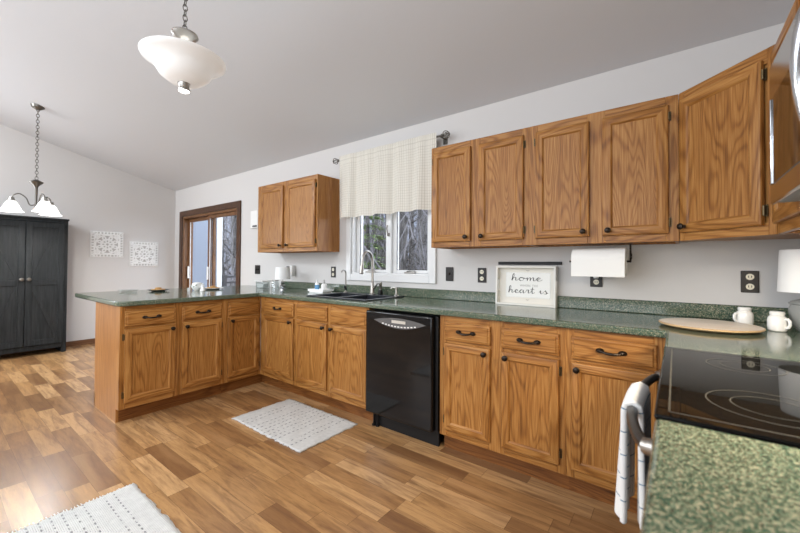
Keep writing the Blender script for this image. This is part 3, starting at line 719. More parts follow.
hx, hy2, hz = -2.352, -1.904, 1.75
ch = thing('chandelier', 'three-arm nickel chandelier with white bell shades in front of the dark pantry', 'chandelier', (hx, hy2, hz))
zc = ceil_z(hy2) - hz
MB().lathe([(.0001, .06), (.012, .062), (.014, .09), (.01, .12), (.012, .2), (.014, .28), (.02, .3), (.055, .335), (.058, .345), (.03, .362), (.01, .372), (.0001, .373)], (0, 0, 0), 20).build('column', PEWTER, ch)
m = MB(); chain(m, 0, 0, .37, zc - .03, .042, .003); m.build('chain', PEWTER, ch)
MB().lathe([(.0001, zc - .045), (.02, zc - .045), (.055, zc - .02), (.062, zc + .01), (.0001, zc + .012)], (0, 0, 0), 20).build('canopy', PEWTER, ch)
for k in range(3):
    # arm azimuths: one to the camera's left, two to its right
    a = math.atan2(.76, -5.65) - math.radians((-80, 40, 160)[k]); R = .19; d = Vector((math.cos(a), math.sin(a), 0))
    P = [d * .01 + Vector((0, 0, .09)), d * .05 + Vector((0, 0, .085)), d * .08 + Vector((0, 0, .16)), d * .13 + Vector((0, 0, .20)), d * R * .9 + Vector((0, 0, .185)), d * R + Vector((0, 0, .155))]
    Q = []
    for i in range(len(P) - 1):
        for s in range(5):
            u = s / 5; p0, p1, p2, p3 = P[max(i - 1, 0)], P[i], P[i + 1], P[min(i + 2, len(P) - 1)]
            Q.append(.5 * ((2 * p1) + (p2 - p0) * u + (2 * p0 - 5 * p1 + 4 * p2 - p3) * u * u + (3 * p1 - p0 - 3 * p2 + p3) * u ** 3))
    Q.append(P[-1])
    ar = MB().tube(Q, .006, 8).build('arm', PEWTER, ch)
    c = d * R
    MB().lathe([(.0001, .16), (.02, .155), (.028, .125), (.028, .115), (.0001, .114)], (c.x, c.y, 0), 16).build('socket', NICKEL, ar)
    m = MB(); pr = [(.03, .118), (.05, .09), (.068, .05), (.082, .018), (.102, .0), (.099, .0), (.079, .02), (.064, .05), (.046, .088), (.027, .112)]; n = 28; V = []; F = []
    for r, h in pr:
        for j in range(n): q = 2 * PI * j / n; V.append((c.x + r * math.cos(q), c.y + r * math.sin(q), h))
    for i in range(len(pr)):
        for j in range(n): F.append((i * n + j, i * n + (j + 1) % n, ((i + 1) % len(pr)) * n + (j + 1) % n, ((i + 1) % len(pr)) * n + j))
    m.add(V, F).build('bell_shade', mat('lit_bell_glass', rgb(246, 245, 242), .3, 0, Emission_Strength=1.2, Emission_Color=(1, .98, .95, 1)), ar, smooth=60)
    bulb('chandelier_bulb', (hx + c.x, hy2 + c.y, hz + .035), 14, .03)

# ------------------------------------------------------------------ pantry
PAINT = mat('slate_paint', rgb(66, 70, 73), .5); t = NT(PAINT); tc = t.n('ShaderNodeTexCoord')
t.l(t.ramp(t.noise(t.vmath('MULTIPLY', tc.outputs['Object'], (1, 1, .06)), 60, 3, .6).outputs['Fac'], [(.35, rgb(30, 33, 34)), (.65, rgb(47, 50, 52))]), t.b.inputs['Base Color']); t.b.inputs['Specular IOR Level'].default_value = .2
pn = thing('pantry_cabinet', 'tall dark slate two-door pantry with braced doors against the far wall', 'cabinet', (-3.28, -2.272, 0), PI / 2)
PW, PD, PH = .81, .345, 1.79
m = MB().box(0, .0, .0, .05, PD, PH - .025).box(PW - .05, 0, 0, PW, PD, PH - .025).box(.05, PD - .012, .1, PW - .05, PD, PH - .025).box(.05, 0.0, .07, PW - .05, PD - .012, .13).box(.05, 0, PH - .06, PW - .05, PD - .012, PH - .025)
m.build('carcass', PAINT, pn, bevel=.003)
MB().box(-.01, -.012, PH - .025, PW + .01, PD, PH).build('top', PAINT, pn, bevel=.004)
for k, (a, b) in enumerate(((.035, .402), (.408, PW - .035))):
    z0, z1 = .135, PH - .065; f = .06; zm = .94
    m = MB().box(a, -.02, z0, a + f, -.001, z1).box(b - f, -.02, z0, b, -.001, z1).box(a + f, -.02, z0, b - f, -.001, z0 + .07).box(a + f, -.02, z1 - .07, b - f, -.001, z1).box(a + f, -.02, zm - .035, b - f, -.001, zm + .035)
    d = m.build('door', PAINT, pn, bevel=.003)
    MB().box(a + f, -.010, z0 + .07, b - f, -.002, z1 - .07).build('panel', PAINT, d, smooth=0)
    xi, xo = (b - f, a + f) if k == 0 else (a + f, b - f)
    for zz0, zz1 in ((z0 + .07, zm - .035), (zm + .035, z1 - .07)):
        # brace running from the inner top to the outer bottom of each field
        if zz0 > zm: p, q = Vector((xi, zz0)), Vector((xo, zz1))
        else: p, q = Vector((xi, zz1)), Vector((xo, zz0))
        w = .018; sgn = 1 if q.x > p.x else -1
        dz = 1 if q.y > p.y else -1
        MB().prism([(p.x, p.y), (p.x + sgn * w, p.y), (q.x, q.y - dz * w * 2.5), (q.x, q.y), (q.x - sgn * w, q.y), (p.x, p.y + dz * w * 2.5)], -.018, -.0095, 'y').build('brace', PAINT, d, smooth=0)
    kx = b - .03 if k == 0 else a + .03
    MB().lathe([(.0001, 0), (.017, 0), (.016, .004), (.008, .008), (.008, .016), (.02, .022), (.023, .03), (.018, .037), (.0001, .039)], (kx, -.02, .985), 18, 'y').build('knob', NICKEL, d)

# ------------------------------------------------------------------ wall art
FRET = mat('bright_white_fretwork', rgb(248, 248, 246), .5)
def fretwork(label, y0, y1, z0, z1):
    S = y1 - y0; H = z1 - z0
    root = thing('fretwork_panel', label, 'wall art', (XL + .001, y1, z0), PI / 2)   # local x runs along +y after rotation
    root.location = (XL + .016, y0, z0)
    m = MB().box(0, 0, 0, .016, .014, H).box(S - .016, 0, 0, S, .014, H).box(.016, 0, 0, S - .016, .014, .016).box(.016, 0, H - .016, S - .016, .014, H)
    m.build('frame', WHITE, root, bevel=.002)
    m = MB(); r = .0105; yy = .0
    def P(u, v): return (u * S, yy, v * H)
    def seg(a, b): m.tube([P(*a), P(*b)], r, 6)
    for k in range(8):
        a = 2 * PI * k / 8; b = a + PI / 8
        for R0, R1 in ((.06, .18), (.2, .31)):
            pts = []
            for i in range(13):
                q = i / 12 * 2 * PI; rr = (R0 + R1) / 2 + (R1 - R0) / 2 * math.cos(q); w = (R1 - R0) * .42 * math.sin(q); aa = a if R0 < .1 else b
                pts.append(P(.5 + rr * math.cos(aa) - w * math.sin(aa), .5 + rr * math.sin(aa) + w * math.cos(aa)))
            m.tube(pts[:-1], r, 5, closed=True)
    for R in (.19, .35): m.tube([P(.5 + R * math.cos(2 * PI * i / 40), .5 + R * math.sin(2 * PI * i / 40)) for i in range(40)], r, 5, closed=True)
    for i in range(9):
        u = .09 + i * .1025
        for (a, b) in (((u, .03), (u, .12)), ((u, .88), (u, .97))): seg(a, b)
        for (a, b) in (((.03, u), (.12, u)), ((.88, u), (.97, u))): seg(a, b)
    for v in (.12, .88): seg((.03, v), (.97, v)); seg((v, .03), (v, .97))
    for sx in (-1, 1):
        for sy in (-1, 1):
            c = (.5 + sx * .3, .5 + sy * .3)
            m.tube([P(c[0] + .075 * math.cos(2 * PI * i / 20), c[1] + .075 * math.sin(2 * PI * i / 20)) for i in range(20)], r, 5, closed=True)
            seg((c[0] - .08, c[1]), (c[0] + .08, c[1])); seg((c[0], c[1] - .08), (c[0], c[1] + .08))
    m.build('lattice', FRET, root)
fretwork('square white fretwork panel, the higher one nearer the dark pantry', -1.15, -.742, 1.285, 1.68)
fretwork('square white fretwork panel, the lower one nearer the room corner', -.66, -.257, 1.148, 1.546)

# ------------------------------------------------------------------ valance and rod
rd = thing('curtain_rod', 'dark curtain rod with round wire cage finials above the window', 'curtain rod', (1.15, -.085, 2.268))
MB().tube([(-.62, 0, 0), (.62, 0, 0)], .009, 10).build('pole', PEWTER, rd)
for s in (-1, 1):
    c = (s * .655, 0, 0); m = MB()
    for k in range(3):
        a = PI * k / 3; m.tube([(c[0] + .03 * math.cos(q), c[1] + .03 * math.sin(q) * math.cos(a), c[2] + .03 * math.sin(q) * math.sin(a)) for q in [2 * PI * i / 18 for i in range(18)]], .0035, 5, closed=True)
    m.lathe([(.0001, -.005), (.008, -.004), (.008, .004), (.0001, .005)], (c[0] + s * .03, 0, 0), 8, 'x')
    m.lathe([(.0001, -.01), (.013, -.009), (.013, .006), (.0001, .007)], (s * .618, 0, 0), 12, 'x')
    m.build('finial', PEWTER, rd)
    MB().box(s * .603 - .006, .0, -.012, s * .603 + .006, .083, .0).box(s * .603 - .02, .078, -.05, s * .603 + .02, .083, .04).build('bracket', PEWTER, rd, bevel=.002)
CURT = mat('ivory_check_valance', (1, 1, 1, 1), .9); t = NT(CURT); uv = t.n('ShaderNodeUVMap'); sp = t.n('ShaderNodeSeparateXYZ'); t.l(uv.outputs[0], sp.inputs[0])
a_ = t.math('LESS_THAN', t.math('FRACT', t.math('MULTIPLY', sp.outputs[0], 62)), .2); b_ = t.math('LESS_THAN', t.math('FRACT', t.math('MULTIPLY', sp.outputs[1], 27)), .18)
cc = t.mix(t.math('MULTIPLY', a_, .5), rgb(216, 212, 201), rgb(158, 148, 130)); cc = t.mix(t.math('MULTIPLY', b_, .35), cc, rgb(168, 160, 146))
t.l(cc, t.b.inputs['Base Color']); t.b.inputs['Transmission Weight'].default_value = 0
def valance():
    nu, nv = 220, 20; V = []; UV = []; x0, x1 = .565, 1.722; g = random.Random(4); ph = [g.uniform(0, 6.28) for _ in range(4)]
    for j in range(nv + 1):
        f = j / nv
        for i in range(nu + 1):
            u = i / nu; amp = .010 + .02 * f
            w = math.sin(u * 62 + ph[0]) * .35 * (1 - .6 * f) + math.sin(u * 33 + ph[1] + .4 * f) * .45 + math.sin(u * 19 + ph[2]) * .4
            y = -.099 - amp * .6 + amp * w
            z = 2.30 - f * (.635 + .004 * math.sin(u * 33 + ph[1] + 1))
            if j <= 2: z = 2.30 - j * .014; y = -.099 - .005 + .006 * w
            V.append((x0 + (x1 - x0) * u + .008 * math.sin(u * 33 + ph[1] + 1.5) * f, y, z)); UV.append((u, f))
    F = [(j * (nu + 1) + i, (j + 1) * (nu + 1) + i, (j + 1) * (nu + 1) + i + 1, j * (nu + 1) + i + 1) for j in range(nv) for i in range(nu)]
    o = MB().add(V, F).build('valance', CURT, fix=False, smooth=80)
    ul = o.data.uv_layers.new(name='UVMap')
    for lp in o.data.loops: ul.data[lp.index].uv = UV[lp.vertex_index]
    return tag(o, 'gathered ivory valance with fine beige check over the kitchen window', 'curtain')
valance()

# ------------------------------------------------------------------ rugs
def rug(label, x0, y0, x1, y1, along, fringe=False):
    W_, D_ = x1 - x0, y1 - y0; nx, ny = 44, 30; V = []; g = random.Random(int(x1 * 100)); ed = [g.uniform(-.006, .006) for _ in range(200)]
    F = []
    for j in range(ny + 1):
        for i in range(nx + 1):
            x, y = W_ * i / nx, D_ * j / ny
            if j in (0, ny): y += ed[i]
            if i in (0, nx): x += ed[j + 60]
            z = .008 + .0025 * math.sin(x * 23 + y * 9) * math.sin(y * 17)
            V.append((x, y, z))
    F = [(j * (nx + 1) + i, j * (nx + 1) + i + 1, (j + 1) * (nx + 1) + i + 1, (j + 1) * (nx + 1) + i) for j in range(ny) for i in range(nx)]
    mt = mat('woven_rug_' + along, (1, 1, 1, 1), .95); t = NT(mt); tc = t.n('ShaderNodeTexCoord'); sp = t.n('ShaderNodeSeparateXYZ'); t.l(tc.outputs['Object'], sp.inputs[0])
    A_, B_ = (sp.outputs[0], sp.outputs[1]) if along == 'x' else (sp.outputs[1], sp.outputs[0])   # dashes repeat along A, rows stack along B
    LB = D_ if along == 'x' else W_
    pitch = LB / 17
    r_ = t.math('DIVIDE', B_, pitch); ri = t.math('FLOOR', r_); rf = t.math('FRACT', r_)
    wn = t.n('ShaderNodeTexWhiteNoise', noise_dimensions='1D'); t.l(ri, wn.inputs['W'])
    da = t.math('FRACT', t.math('ADD', t.math('DIVIDE', A_, .036), t.math('MULTIPLY', wn.outputs['Value'], 3)))
    dash = t.math('MULTIPLY', t.math('LESS_THAN', da, .5), t.math('MULTIPLY', t.math('GREATER_THAN', rf, .4), t.math('LESS_THAN', rf, .58)))
    keep = t.math('GREATER_THAN', wn.outputs['Value'], .30)
    dash = t.math('MULTIPLY', dash, keep)
    nz_ = t.noise(tc.outputs['Object'], 55, 2).outputs['Fac']
    dash = t.math('MULTIPLY', dash, t.math('GREATER_THAN', nz_, .44))
    # plain band at each end
    q = t.math('DIVIDE', B_, LB); q = t.math('MULTIPLY', t.math('GREATER_THAN', q, .10), t.math('LESS_THAN', q, .9))
    dash = t.math('MULTIPLY', dash, q)
    rib = t.math('MULTIPLY_ADD', t.math('SINE', t.math('MULTIPLY', B_, 900)), .5, .5)
    c = t.mix(t.noise(tc.outputs['Object'], 38, 3).outputs['Fac'], rgb(184, 183, 180), rgb(218, 217, 213))
    c = t.mix(t.math('MULTIPLY', dash, .8), c, rgb(96, 96, 98))
    t.l(c, t.b.inputs['Base Color'])
    t.bump(t.math('ADD', t.math('MULTIPLY', rib, .5), t.noise(tc.outputs['Object'], 160, 2).outputs['Fac']), .6, .004)
    root = thing('rug', label, 'rug', (x0, y0, 0))
    o = MB().add(V, F).build('woven_field', mt, root, fix=False, smooth=80)
    s_ = o.modifiers.new('thickness', 'SOLIDIFY'); s_.thickness = .007; s_.offset = -1
    m = MB()
    n = int(D_ / .014)
    for i in range(n):
        u = (i + .5) / n
        for e in (0, 1):
            k = g.uniform(.012, .022) * (1 if e else -1)
            if fringe: b = (e * W_, u * D_, .005); m.tube([b, (b[0] + k, b[1] + g.uniform(-.004, .004), .004)], .0025, 4)
    if fringe: m.build('fringe', mat('rug_fringe', rgb(214, 212, 206), .95), root, fix=False)
    return root
rug('off-white woven rug with dark dashes lying in front of the sink cabinet', .562, -1.192, 1.392, -.668, 'y')
rug('pale woven rug with dark dashes in the near left part of the floor', .955, -2.62, 1.80, -1.945, 'x', True)

# ------------------------------------------------------------------ wall plates
def plate(label, x, z, kind, name='outlet_plate', w=.072):
    root = thing(name, label, 'outlet' if 'outlet' in name else 'switch', (x, -.001, z))
    MB().box(-w / 2, -.006, -.058, w / 2, 0, .058).build('cover', PLATE, root, bevel=.003)
    if kind == 'outlet':
        for s in (-1, 1):
            o = MB().lathe([(.0001, 0), (.0165, 0), (.0165, .003), (.0001, .0032)], (0, -.006, s * .026), 18, 'y').build('socket', IVORY, root)
            m = MB()
            for q in (-.006, .006): m.box(q - .0015, -.0098, s * .026 - .004, q + .0015, -.0092, s * .026 + .006)
            m.build('slot', BLACKM, o, smooth=0)
    elif kind == 'switch':
        for q in ([0] if w < .1 else [-.023, .023]):
            MB().box(q - .005, -.016, -.006, q + .005, -.006, .012).build('toggle', BRONZE, root, bevel=.002)
    return root
plate('dark switch plate under the cabinets, just right of the kitchen window', 1.798, 1.125, 'switch', 'switch_plate')
plate('dark outlet plate with ivory sockets left of the sign tray', 2.087, 1.122, 'outlet')
plate('dark outlet plate with ivory sockets above the round board and white jars', 3.611, 1.122, 'outlet')
plate('dark outlet plate with ivory sockets left of the window, above the soap tray', .387, 1.118, 'outlet')
plate('dark outlet plate partly behind the small drum-shade lamp', -.40, 1.115, 'outlet')
plate('dark double switch plate by the patio door', -1.06, 1.125, 'switch', 'switch_plate', .118)
pp = plate('dark outlet plate below the paper towel roll', 2.885, 1.122, 'outlet')
ad = MB().box(2.872, -.035, 1.12, 2.902, -.0102, 1.15).build('plug_adapter', WHITE, bevel=.005); tag(ad, 'white plug adapter in the outlet below the paper towel', 'plug')
wd = MB().box(-.315, -.05, 1.06, -.265, -.001, 1.185).build('wall_unit', WHITE, bevel=.006); tag(wd, 'slim white unit on the wall right of the small drum-shade lamp', 'wall unit')
th = thing('thermostat', 'white wall thermostat left of the standalone wall cabinet', 'thermostat', (-1.12, -.001, 1.785))
MB().box(-.085, -.026, -.115, .085, 0, .115).build('case', mat('off_white_case', rgb(232, 231, 228), .5), th, bevel=.006); MB().box(-.03, -.029, -.1, .07, -.026, -.08).build('display', BLACKM, th)
kb = MB().box(2.222, -.014, 1.206, 2.676, -.001, 1.228).build('knife_bar', BLACKM, bevel=.003); tag(kb, 'black magnetic knife bar on the wall above the sign tray', 'knife rack')

# ------------------------------------------------------------------ sign tray with lettering
TW, THt, TD = .424, .283, .05
tr = thing('sign_tray', 'white wooden tray with cursive home saying leaning on the backsplash', 'tray', (2.227, -.077, .9145))
tr.rotation_euler = (math.radians(-2), 0, 0)
TRAYW = mat('white_painted_wood', rgb(228, 225, 217), .5)
TRAYI = mat('cream_tray_inside', rgb(224, 219, 208), .55)
e = .014
MB().box(e, TD - .012, e, TW - e, TD - .004, THt - e).build('back_panel', TRAYI, tr, smooth=0)
def slotted(x):
    m = MB(); sl = (THt * .36, THt * .66)
    m.box(x, 0, 0, x + e, TD, sl[0]).box(x, 0, sl[1], x + e, TD, THt).box(x, 0, sl[0], x + e, .014, sl[1]).box(x, .034, sl[0], x + e, TD, sl[1])
    m.build('side_rail', TRAYW, tr, bevel=.001, seg=1)
slotted(0); slotted(TW - e)
MB().box(e, 0, 0, TW - e, TD, e).build('bottom_rail', TRAYW, tr, bevel=.0015, seg=1)
MB().box(e, 0, THt - e, TW - e, TD, THt).build('top_rail', TRAYW, tr, bevel=.0015, seg=1)
sx0, sx1, sz0, sz1 = .066, .382, .056, .238
sp_ = MB().box(sx0, TD - .0145, sz0, sx1, TD - .012, sz1).build('printed_sheet', mat('white_sign_sheet', rgb(236, 235, 230), .6), tr, smooth=0)
INK = mat('black_ink', rgb(28, 27, 27), .6); GREY = mat('grey_ink', rgb(168, 166, 160), .6)
LET = {
 'h': ([[(0, .1), (.25, .9), (.42, 1.75), (.34, 2.1), (.2, 1.7), (.14, .8), (.1, 0)], [(.1, 0), (.22, .6), (.42, .95), (.56, .8), (.54, .3), (.6, .02), (.78, .2), (.9, .42)]], .9),
 'o': ([[(.45, .95), (.2, .85), (.05, .45), (.2, .05), (.45, .05), (.6, .45), (.48, .85), (.42, .95), (.6, .78), (.95, .72)]], .9),
 'm': ([[(0, .5), (.12, .92), (.16, .5), (.14, 0)], [(.14, 0), (.26, .65), (.42, .95), (.5, .75), (.48, 0)], [(.48, 0), (.6, .65), (.78, .95), (.88, .75), (.86, .2), (.98, .02), (1.15, .35)]], 1.15),
 'e': ([[(0, .35), (.3, .5), (.5, .75), (.38, .97), (.2, .85), (.1, .45), (.22, .06), (.5, .05), (.75, .4)]], .72),
 'a': ([[(.55, .8), (.35, .97), (.12, .75), (.06, .35), (.2, .04), (.42, .25), (.58, .85)], [(.58, .85), (.55, .3), (.66, .02), (.9, .4)]], .88),
 'r': ([[(0, .4), (.18, 1.05), (.22, .9), (.42, .92), (.36, .4), (.42, .04), (.66, .3)]], .66),
 't': ([[(.0, .3), (.22, 1.0), (.3, 1.75), (.22, .8), (.26, .08), (.42, .05), (.6, .35)], [(.02, 1.15), (.55, 1.22)]], .6),
 'i': ([[(0, .35), (.16, .95), (.16, .3), (.26, .03), (.46, .35)], [(.2, 1.42), (.21, 1.46)]], .46),
 's': ([[(0, .3), (.26, .95), (.3, .7), (.42, .35), (.32, .03), (.08, .08)], [(.3, .05), (.6, .3)]], .6),
 ' ': ([], .55)}
def script_text(m, text, x, z, h, wid):
    tot = sum(LET[c][1] for c in text); k = wid / tot; cx = x
    for c in text:
        for st in LET[c][0]:
            P = []; n = len(st)
            for i in range(n - 1):
                p0, p1, p2, p3 = [Vector(st[min(max(i + d, 0), n - 1)]) for d in (-1, 0, 1, 2)]
                for s in range(5):
                    u = s / 5; P.append(.5 * ((2 * p1) + (p2 - p0) * u + (2 * p0 - 5 * p1 + 4 * p2 - p3) * u * u + (3 * p1 - p0 - 3 * p2 + p3) * u ** 3))
            P.append(Vector(st[-1]))
            Q = [(cx + p.x * k, TD - .0150, z + p.y * h) for p in P]; R = []
            for i in range(len(P)):
                d = P[min(i + 1, len(P) - 1)] - P[max(i - 1, 0)]; R.append(h * (.115 if d.y < -.02 else .05))
            m.tube(Q, R, 6)
        cx += LET[c][1] * k
m = MB(); script_text(m, 'home', sx0 + .04, .178, .024, .22); m.build('lettering', INK, tr)
m = MB(); script_text(m, 'heart', sx0 + .018, .089, .024, .192); m.build('lettering', INK, tr)
m = MB(); script_text(m, 'is', sx0 + .24, .089, .024, .062); m.build('lettering', INK, tr)
fc = bpy.data.curves.new('small_lettering', 'FONT'); fc.body = 'WHERE THE'; fc.size = .021; fc.extrude = .0004; fc.align_x = 'CENTER'; fc.space_character = 1.15
fo = bpy.data.objects.new('tmp', fc); COL.objects.link(fo); dg = bpy.context.evaluated_depsgraph_get(); dg.update()
me = bpy.data.meshes.new_from_object(fo.evaluated_get(dg)); bpy.data.objects.remove(fo)
me.materials.clear(); me.materials.append(GREY)
fo = bpy.data.objects.new('lettering', me); COL.objects.link(fo); fo.parent = tr; fo.location = ((sx0 + sx1) / 2 + .01, TD - .0152, .136); fo.rotation_euler = (PI / 2, 0, 0)
m = MB()
for z_, s in ((sz1 + .012, 1), (sz0 - .016, -1)):
    for k in (-1, 1): m.tube([((sx0 + sx1) / 2, TD - .0125, z_ - .004), ((sx0 + sx1) / 2 + k * .006, TD - .0125, z_ + .004), ((sx0 + sx1) / 2 + k * .011, TD - .0125, z_)], .0016, 5)
n = 40
for i in range(n):
    u = sx0 + (sx1 - sx0) * i / n
    for z_ in (sz0 + .004, sz1 - .004): m.box(u, TD - .0151, z_ - .0008, u + .003, TD - .0146, z_ + .0008)
for i in range(24):
    v = sz0 + (sz1 - sz0) * i / 24
    for u in (sx0 + .004, sx1 - .004): m.box(u - .0008, TD - .0151, v, u + .0008, TD - .0146, v + .003)
m.build('ornament', GREY, tr)

# ------------------------------------------------------------------ paper towel under the cabinet
pt = thing('paper_towel_holder', 'white paper towel roll on a dark scroll holder under the wall cabinet', 'paper towel', (2.930, -.195, 1.228))
MB().lathe([(.0001, -.142), (.02, -.142), (.02, -.14), (.080, -.14), (.082, -.137), (.082, .137), (.080, .14), (.02, .14), (.02, .142), (.0001, .142)], (0, 0, 0), 36, 'x').build('paper_roll', PAPER, pt)
V = []; 
for i in range(13):
    a = PI / 2 + i / 12 * PI / 2
    V += [(-.139, 0.0827 * math.cos(a), 0.0827 * math.sin(a)), (.139, 0.0827 * math.cos(a), 0.0827 * math.sin(a))]
V += [(-.139, -.0832, -.09), (.139, -.0832, -.09)]
MB().add(V, [(2 * i, 2 * i + 1, 2 * i + 3, 2 * i + 2) for i in range(13)]).build('loose_sheet', PAPER, pt, fix=False)
m = MB().tube([(-.165, 0, 0), (.165, 0, 0)], .006, 8)
m.box(-.1, -.012, .1, .172, .012, .1035)
for s in (1,):
    m.tube([(s * .160, 0, 0), (s * .160, .01, .05), (s * .160, 0, .1005)], .005, 8)
    m.tube([(s * .163, -.03 + .02 * math.cos(q), .045 + .02 * math.sin(q)) for q in [i * .5 for i in range(13)]], .003, 5)
    m.tube([(s * .163, .022 + .016 * math.cos(q), .03 + .016 * math.sin(q)) for q in [i * .5 for i in range(13)]], .003, 5)
m.build('holder', BRONZE, pt)

# ------------------------------------------------------------------ board, jars and lamps
BRD = oak('pale_board', 'x', (206, 186, 164), (226, 212, 194), (236, 226, 212), cath=5, amount=.4, rough=.4); BEDGE = mat('board_edge', rgb(200, 168, 126), .45)
bd = thing('round_board', 'pale round wooden serving board on the corner counter beside the stove', 'board', (3.418, -.432, .9145))
MB().lathe([(.0001, 0), (.15, 0), (.156, .002), (.184, .009), (.19, .013), (.19, .017), (.186, .0195)], (0, 0, 0), 56).build('body', BEDGE, bd)
MB().lathe([(.0001, .0196), (.186, .0196), (.18, .0205), (.0001, .0205)], (0, 0, 0), 56).build('top_face', BRD, bd)
def jar(label, x, y, ang, hs=1):
    root = thing('mug_jar', label, 'jar', (x, y, .9145), ang, 'white shaker jars')
    MB().lathe([(.0001, 0), (.027, 0), (.031, .004), (.033, .02), (.033, .05), (.03, .062), (.024, .069), (.0001, .069)], (0, 0, 0), 28).build('body', CERAMIC, root)
    MB().lathe([(.0001, .0692), (.023, .0692), (.0255, .073), (.0255, .083), (.022, .087), (.0001, .088)], (0, 0, 0), 28).build('lid', CERAMIC, root)
    P = [(.030, 0, .056), (.041, 0, .056), (.047, 0, .047), (.047, 0, .032), (.041, 0, .02), (.031, 0, .016)]
    MB().tube(P, .006, 8).build('handle', CERAMIC, root)
    return root
jar('white ceramic mug-shaped jar standing behind the round board', 3.567, -.205, PI + .55)
jar('white ceramic mug-shaped jar beside the grey lamp, right of the round board', 3.66, -.335, -.75)
def drum_lamp(label, x, y, base_fn, sz, sr, sh):
    root = thing('table_lamp', label, 'lamp', (x, y, .9145)); base_fn(root)
    m = MB(); n = 36; V = []; F = []
    pr = [(sr, sz), (sr * .93, sz + sh), (sr * .93 - .003, sz + sh), (sr - .003, sz)]
    for r, h in pr:
        for j in range(n): a = 2 * PI * j / n; V.append((r * math.cos(a), r * math.sin(a), h))
    for i in range(4):
        for j in range(n): F.append((i * n + j, i * n + (j + 1) % n, ((i + 1) % 4) * n + (j + 1) % n, ((i + 1) % 4) * n + j))
    m.add(V, F).build('drum_shade', SHADE, root)
    m = MB().tube([(0, 0, sz - .035), (0, 0, sz + sh * .8)], .004, 8)
    for k in range(3): a = 2 * PI * k / 3; m.tube([(0, 0, sz + sh * .8), ((sr * .93 - .004) * math.cos(a), (sr * .93 - .004) * math.sin(a), sz + sh * .95)], .002, 5)
    m.build('stem', NICKEL, root)
    return root
def grey_base(root):
    MB().lathe([(.0001, 0), (.045, 0), (.05, .006), (.07, .04), (.078, .08), (.076, .105), (.07, .12), (.078, .124), (.07, .135), (.03, .15), (.012, .158), (.0001, .159)], (0, 0, 0), 36).build('base', SMOKE, root)
drum_lamp('lamp with white drum shade and rounded grey base by the right wall', 3.778, -.30, grey_base, .176, .112, .188)
def glass_base(root):
    MB().lathe([(.0001, 0), (.036, 0), (.036, .008), (.015, .014), (.0001, .015)], (0, 0, 0), 20).build('foot', CHROME, root)
    MB().lathe([(.0001, .015), (.012, .016), (.028, .03), (.03, .045), (.016, .062), (.022, .075), (.012, .09), (.0001, .091)], (0, 0, 0), 20).build('base', CHROME, root)
drum_lamp('small lamp with white drum shade and shiny base at the counter corner', -.20, -.22, glass_base, .115, .083, .135)

# back counter: containers and soap tray
cn = thing('storage_container', 'clear lidded container on the counter corner left of the small lamp', 'container', (-.62, -.20, .9145))
MB().box(-.07, -.05, 0, .07, .05, .004).box(-.07, -.05, .004, -.066, .05, .075).box(.066, -.05, .004, .07, .05, .075).box(-.066, -.05, .004, .066, -.046, .075).box(-.066, .046, .004, .066, .05, .075).build('body', CLEAR, cn, smooth=0)
MB().box(-.06, -.04, .0045, .06, .04, .05).build('contents', CERAMIC, cn, bevel=.004)
MB().box(-.085, -.062, .0755, .085, .062, .088).build('lid', WHITE, cn, bevel=.004)
jr = thing('glass_jar', 'clear glass jar between the lidded container and small lamp', 'jar', (-.43, -.16, .9145))
MB().lathe([(.0001, 0), (.042, 0), (.042, .07), (.036, .08), (.036, .09), (.034, .09), (.034, .08), (.039, .07), (.039, .004), (.0001, .004)], (0, 0, 0), 24).build('body', CLEAR, jr)
MB().lathe([(.0001, .0902), (.04, .0902), (.04, .1), (.0001, .101)], (0, 0, 0), 24).build('lid', NICKEL, jr)
ty = thing('soap_tray', 'white tray holding bottles on the counter left of the sink', 'tray', (.40, -.19, .9145))
MB().box(-.105, -.06, 0, .105, .06, .012).box(-.115, -.07, .012, .115, -.062, .034).box(-.115, .062, .012, .115, .07, .034).box(-.115, -.062, .012, -.107, .062, .034).box(.107, -.062, .012, .115, .062, .034).box(-.107, -.062, .012, .107, .062, .014).build('body', CERAMIC, ty, bevel=.003)
bt = thing('soap_bottle', 'small white bottle with blue band standing on the white tray', 'bottle', (.353, -.195, .929))
MB().lathe([(.0001, 0), (.026, 0), (.027, .004), (.027, .07), (.012, .085), (.0001, .086)], (0, 0, 0), 20, sy=.7).build('body', CERAMIC, bt)
MB().lathe([(.0275, .008), (.0276, .008), (.0276, .06), (.0275, .06)], (0, 0, 0), 20, sy=.7).build('band', BLUEP, bt)
MB().lathe([(.0001, .0862), (.01, .0862), (.01, .105), (.0001, .106)], (0, 0, 0), 14).build('cap', WHITE, bt)
bt = thing('soap_bottle', 'white pump bottle with pale label standing on the white tray', 'bottle', (.45, -.185, .929))
MB().lathe([(.0001, 0), (.03, 0), (.031, .004), (.031, .06), (.02, .075), (.0001, .076)], (0, 0, 0), 20).build('body', CERAMIC, bt)
MB().lathe([(.0001, .0762), (.011, .0762), (.011, .09), (.004, .092), (.004, .105), (.012, .106), (.012, .112), (.0001, .113)], (0, 0, 0), 14).build('pump', NICKEL, bt)
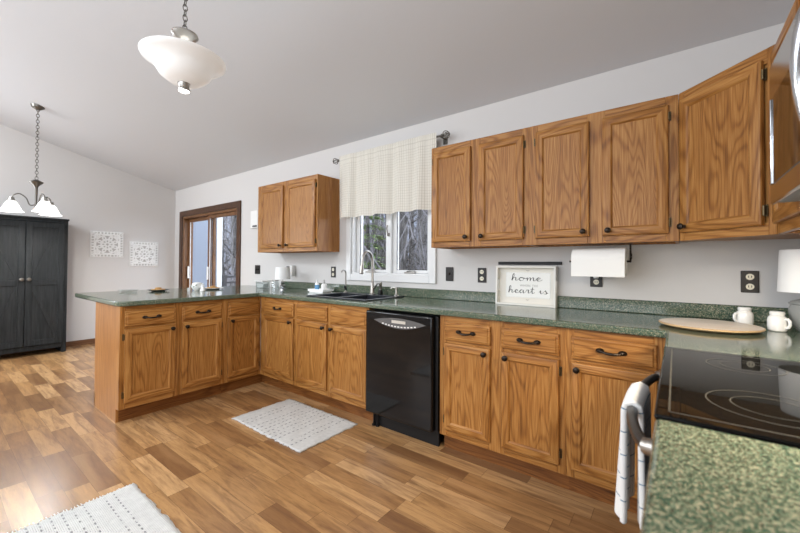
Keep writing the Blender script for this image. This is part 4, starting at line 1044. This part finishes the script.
# peninsula: plates, cup, shaker
def plate_of_biscuits(label, x, y, r, n, tone):
    root = thing('serving_plate', label, 'plate', (x, y, .9145))
    MB().lathe([(.0001, 0), (r * .55, 0), (r * .62, .004), (r * .95, .014), (r, .016), (r * .97, .019), (r * .6, .009), (.0001, .008)], (0, 0, 0), 32).build('dish', tone, root)
    g = random.Random(n)
    for i in range(n):
        a = 2 * PI * i / max(n - 1, 1); q = (x + r * .34 * math.cos(a), y + r * .34 * math.sin(a)) if i < n - 1 else (x, y)
        zz = .9145 + (.0092 if i < n - 1 else .0245)
        b = MB().lathe([(.0001, 0), (.026, 0), (.03, .005), (.027, .012), (.012, .0148), (.0001, .015)], (0, 0, 0), 14).build('biscuit', BISCUIT); b.location = (q[0], q[1], zz)
        tag(b, 'golden biscuit on the %s' % ('dark plate at the open end of the peninsula' if n == 5 else 'plate beside the patterned cup'), 'biscuit', 'biscuits on the first plate' if n == 5 else 'biscuits on the second plate')
    return root
plate_of_biscuits('dark plate of biscuits nearest the open end of the peninsula', -.93, -1.19, .10, 5, mat('grey_plate', rgb(70, 72, 70), .25))
plate_of_biscuits('white plate of biscuits on the peninsula right of the patterned cup', -.80, -.70, .11, 6, CERAMIC)
cu = thing('teapot', 'white ceramic pot with green leaf pattern on the peninsula', 'teapot', (-.76, -.885, .9145))
MB().lathe([(.0001, 0), (.03, 0), (.034, .005), (.052, .03), (.055, .05), (.046, .075), (.03, .086), (.0001, .088)], (0, 0, 0), 28).build('body', CERAMIC, cu)
MB().tube([(.05, .01, .035), (.075, .015, .05), (.088, .018, .078)], [.012, .009, .006], 10).build('spout', CERAMIC, cu)
MB().tube([(-.05, 0, .065), (-.08, 0, .062), (-.082, 0, .035), (-.052, 0, .028)], .005, 8).build('handle', CERAMIC, cu)
m = MB()
for i in range(5):
    a = -PI / 2 + (i - 2) * .5; c = Vector((.0545 * math.cos(a), .0545 * math.sin(a), .05 + .008 * (-1) ** i)); tdir = Vector((-math.sin(a), math.cos(a), .4))
    m.tube([c - tdir * .012, c, c + tdir * .012], [.001, .006, .001], 6)
m.build('leaf_pattern', LEAF, cu)
sh = thing('shaker', 'small white shaker standing in front of the patterned pot', 'shaker', (-.60, -.90, .9145))
MB().lathe([(.0001, 0), (.024, 0), (.026, .004), (.018, .03), (.012, .045), (.016, .055), (.014, .065), (.0001, .068)], (0, 0, 0), 20).build('body', CERAMIC, sh)
tr2 = thing('serving_dish', 'clear glass dish on the peninsula left of the dark biscuit plate', 'dish', (-1.02, -1.42, .9145))
MB().lathe([(.0001, 0), (.06, 0), (.07, .006), (.085, .022), (.083, .023), (.067, .009), (.0001, .005)], (0, 0, 0), 28).build('body', CLEAR, tr2)
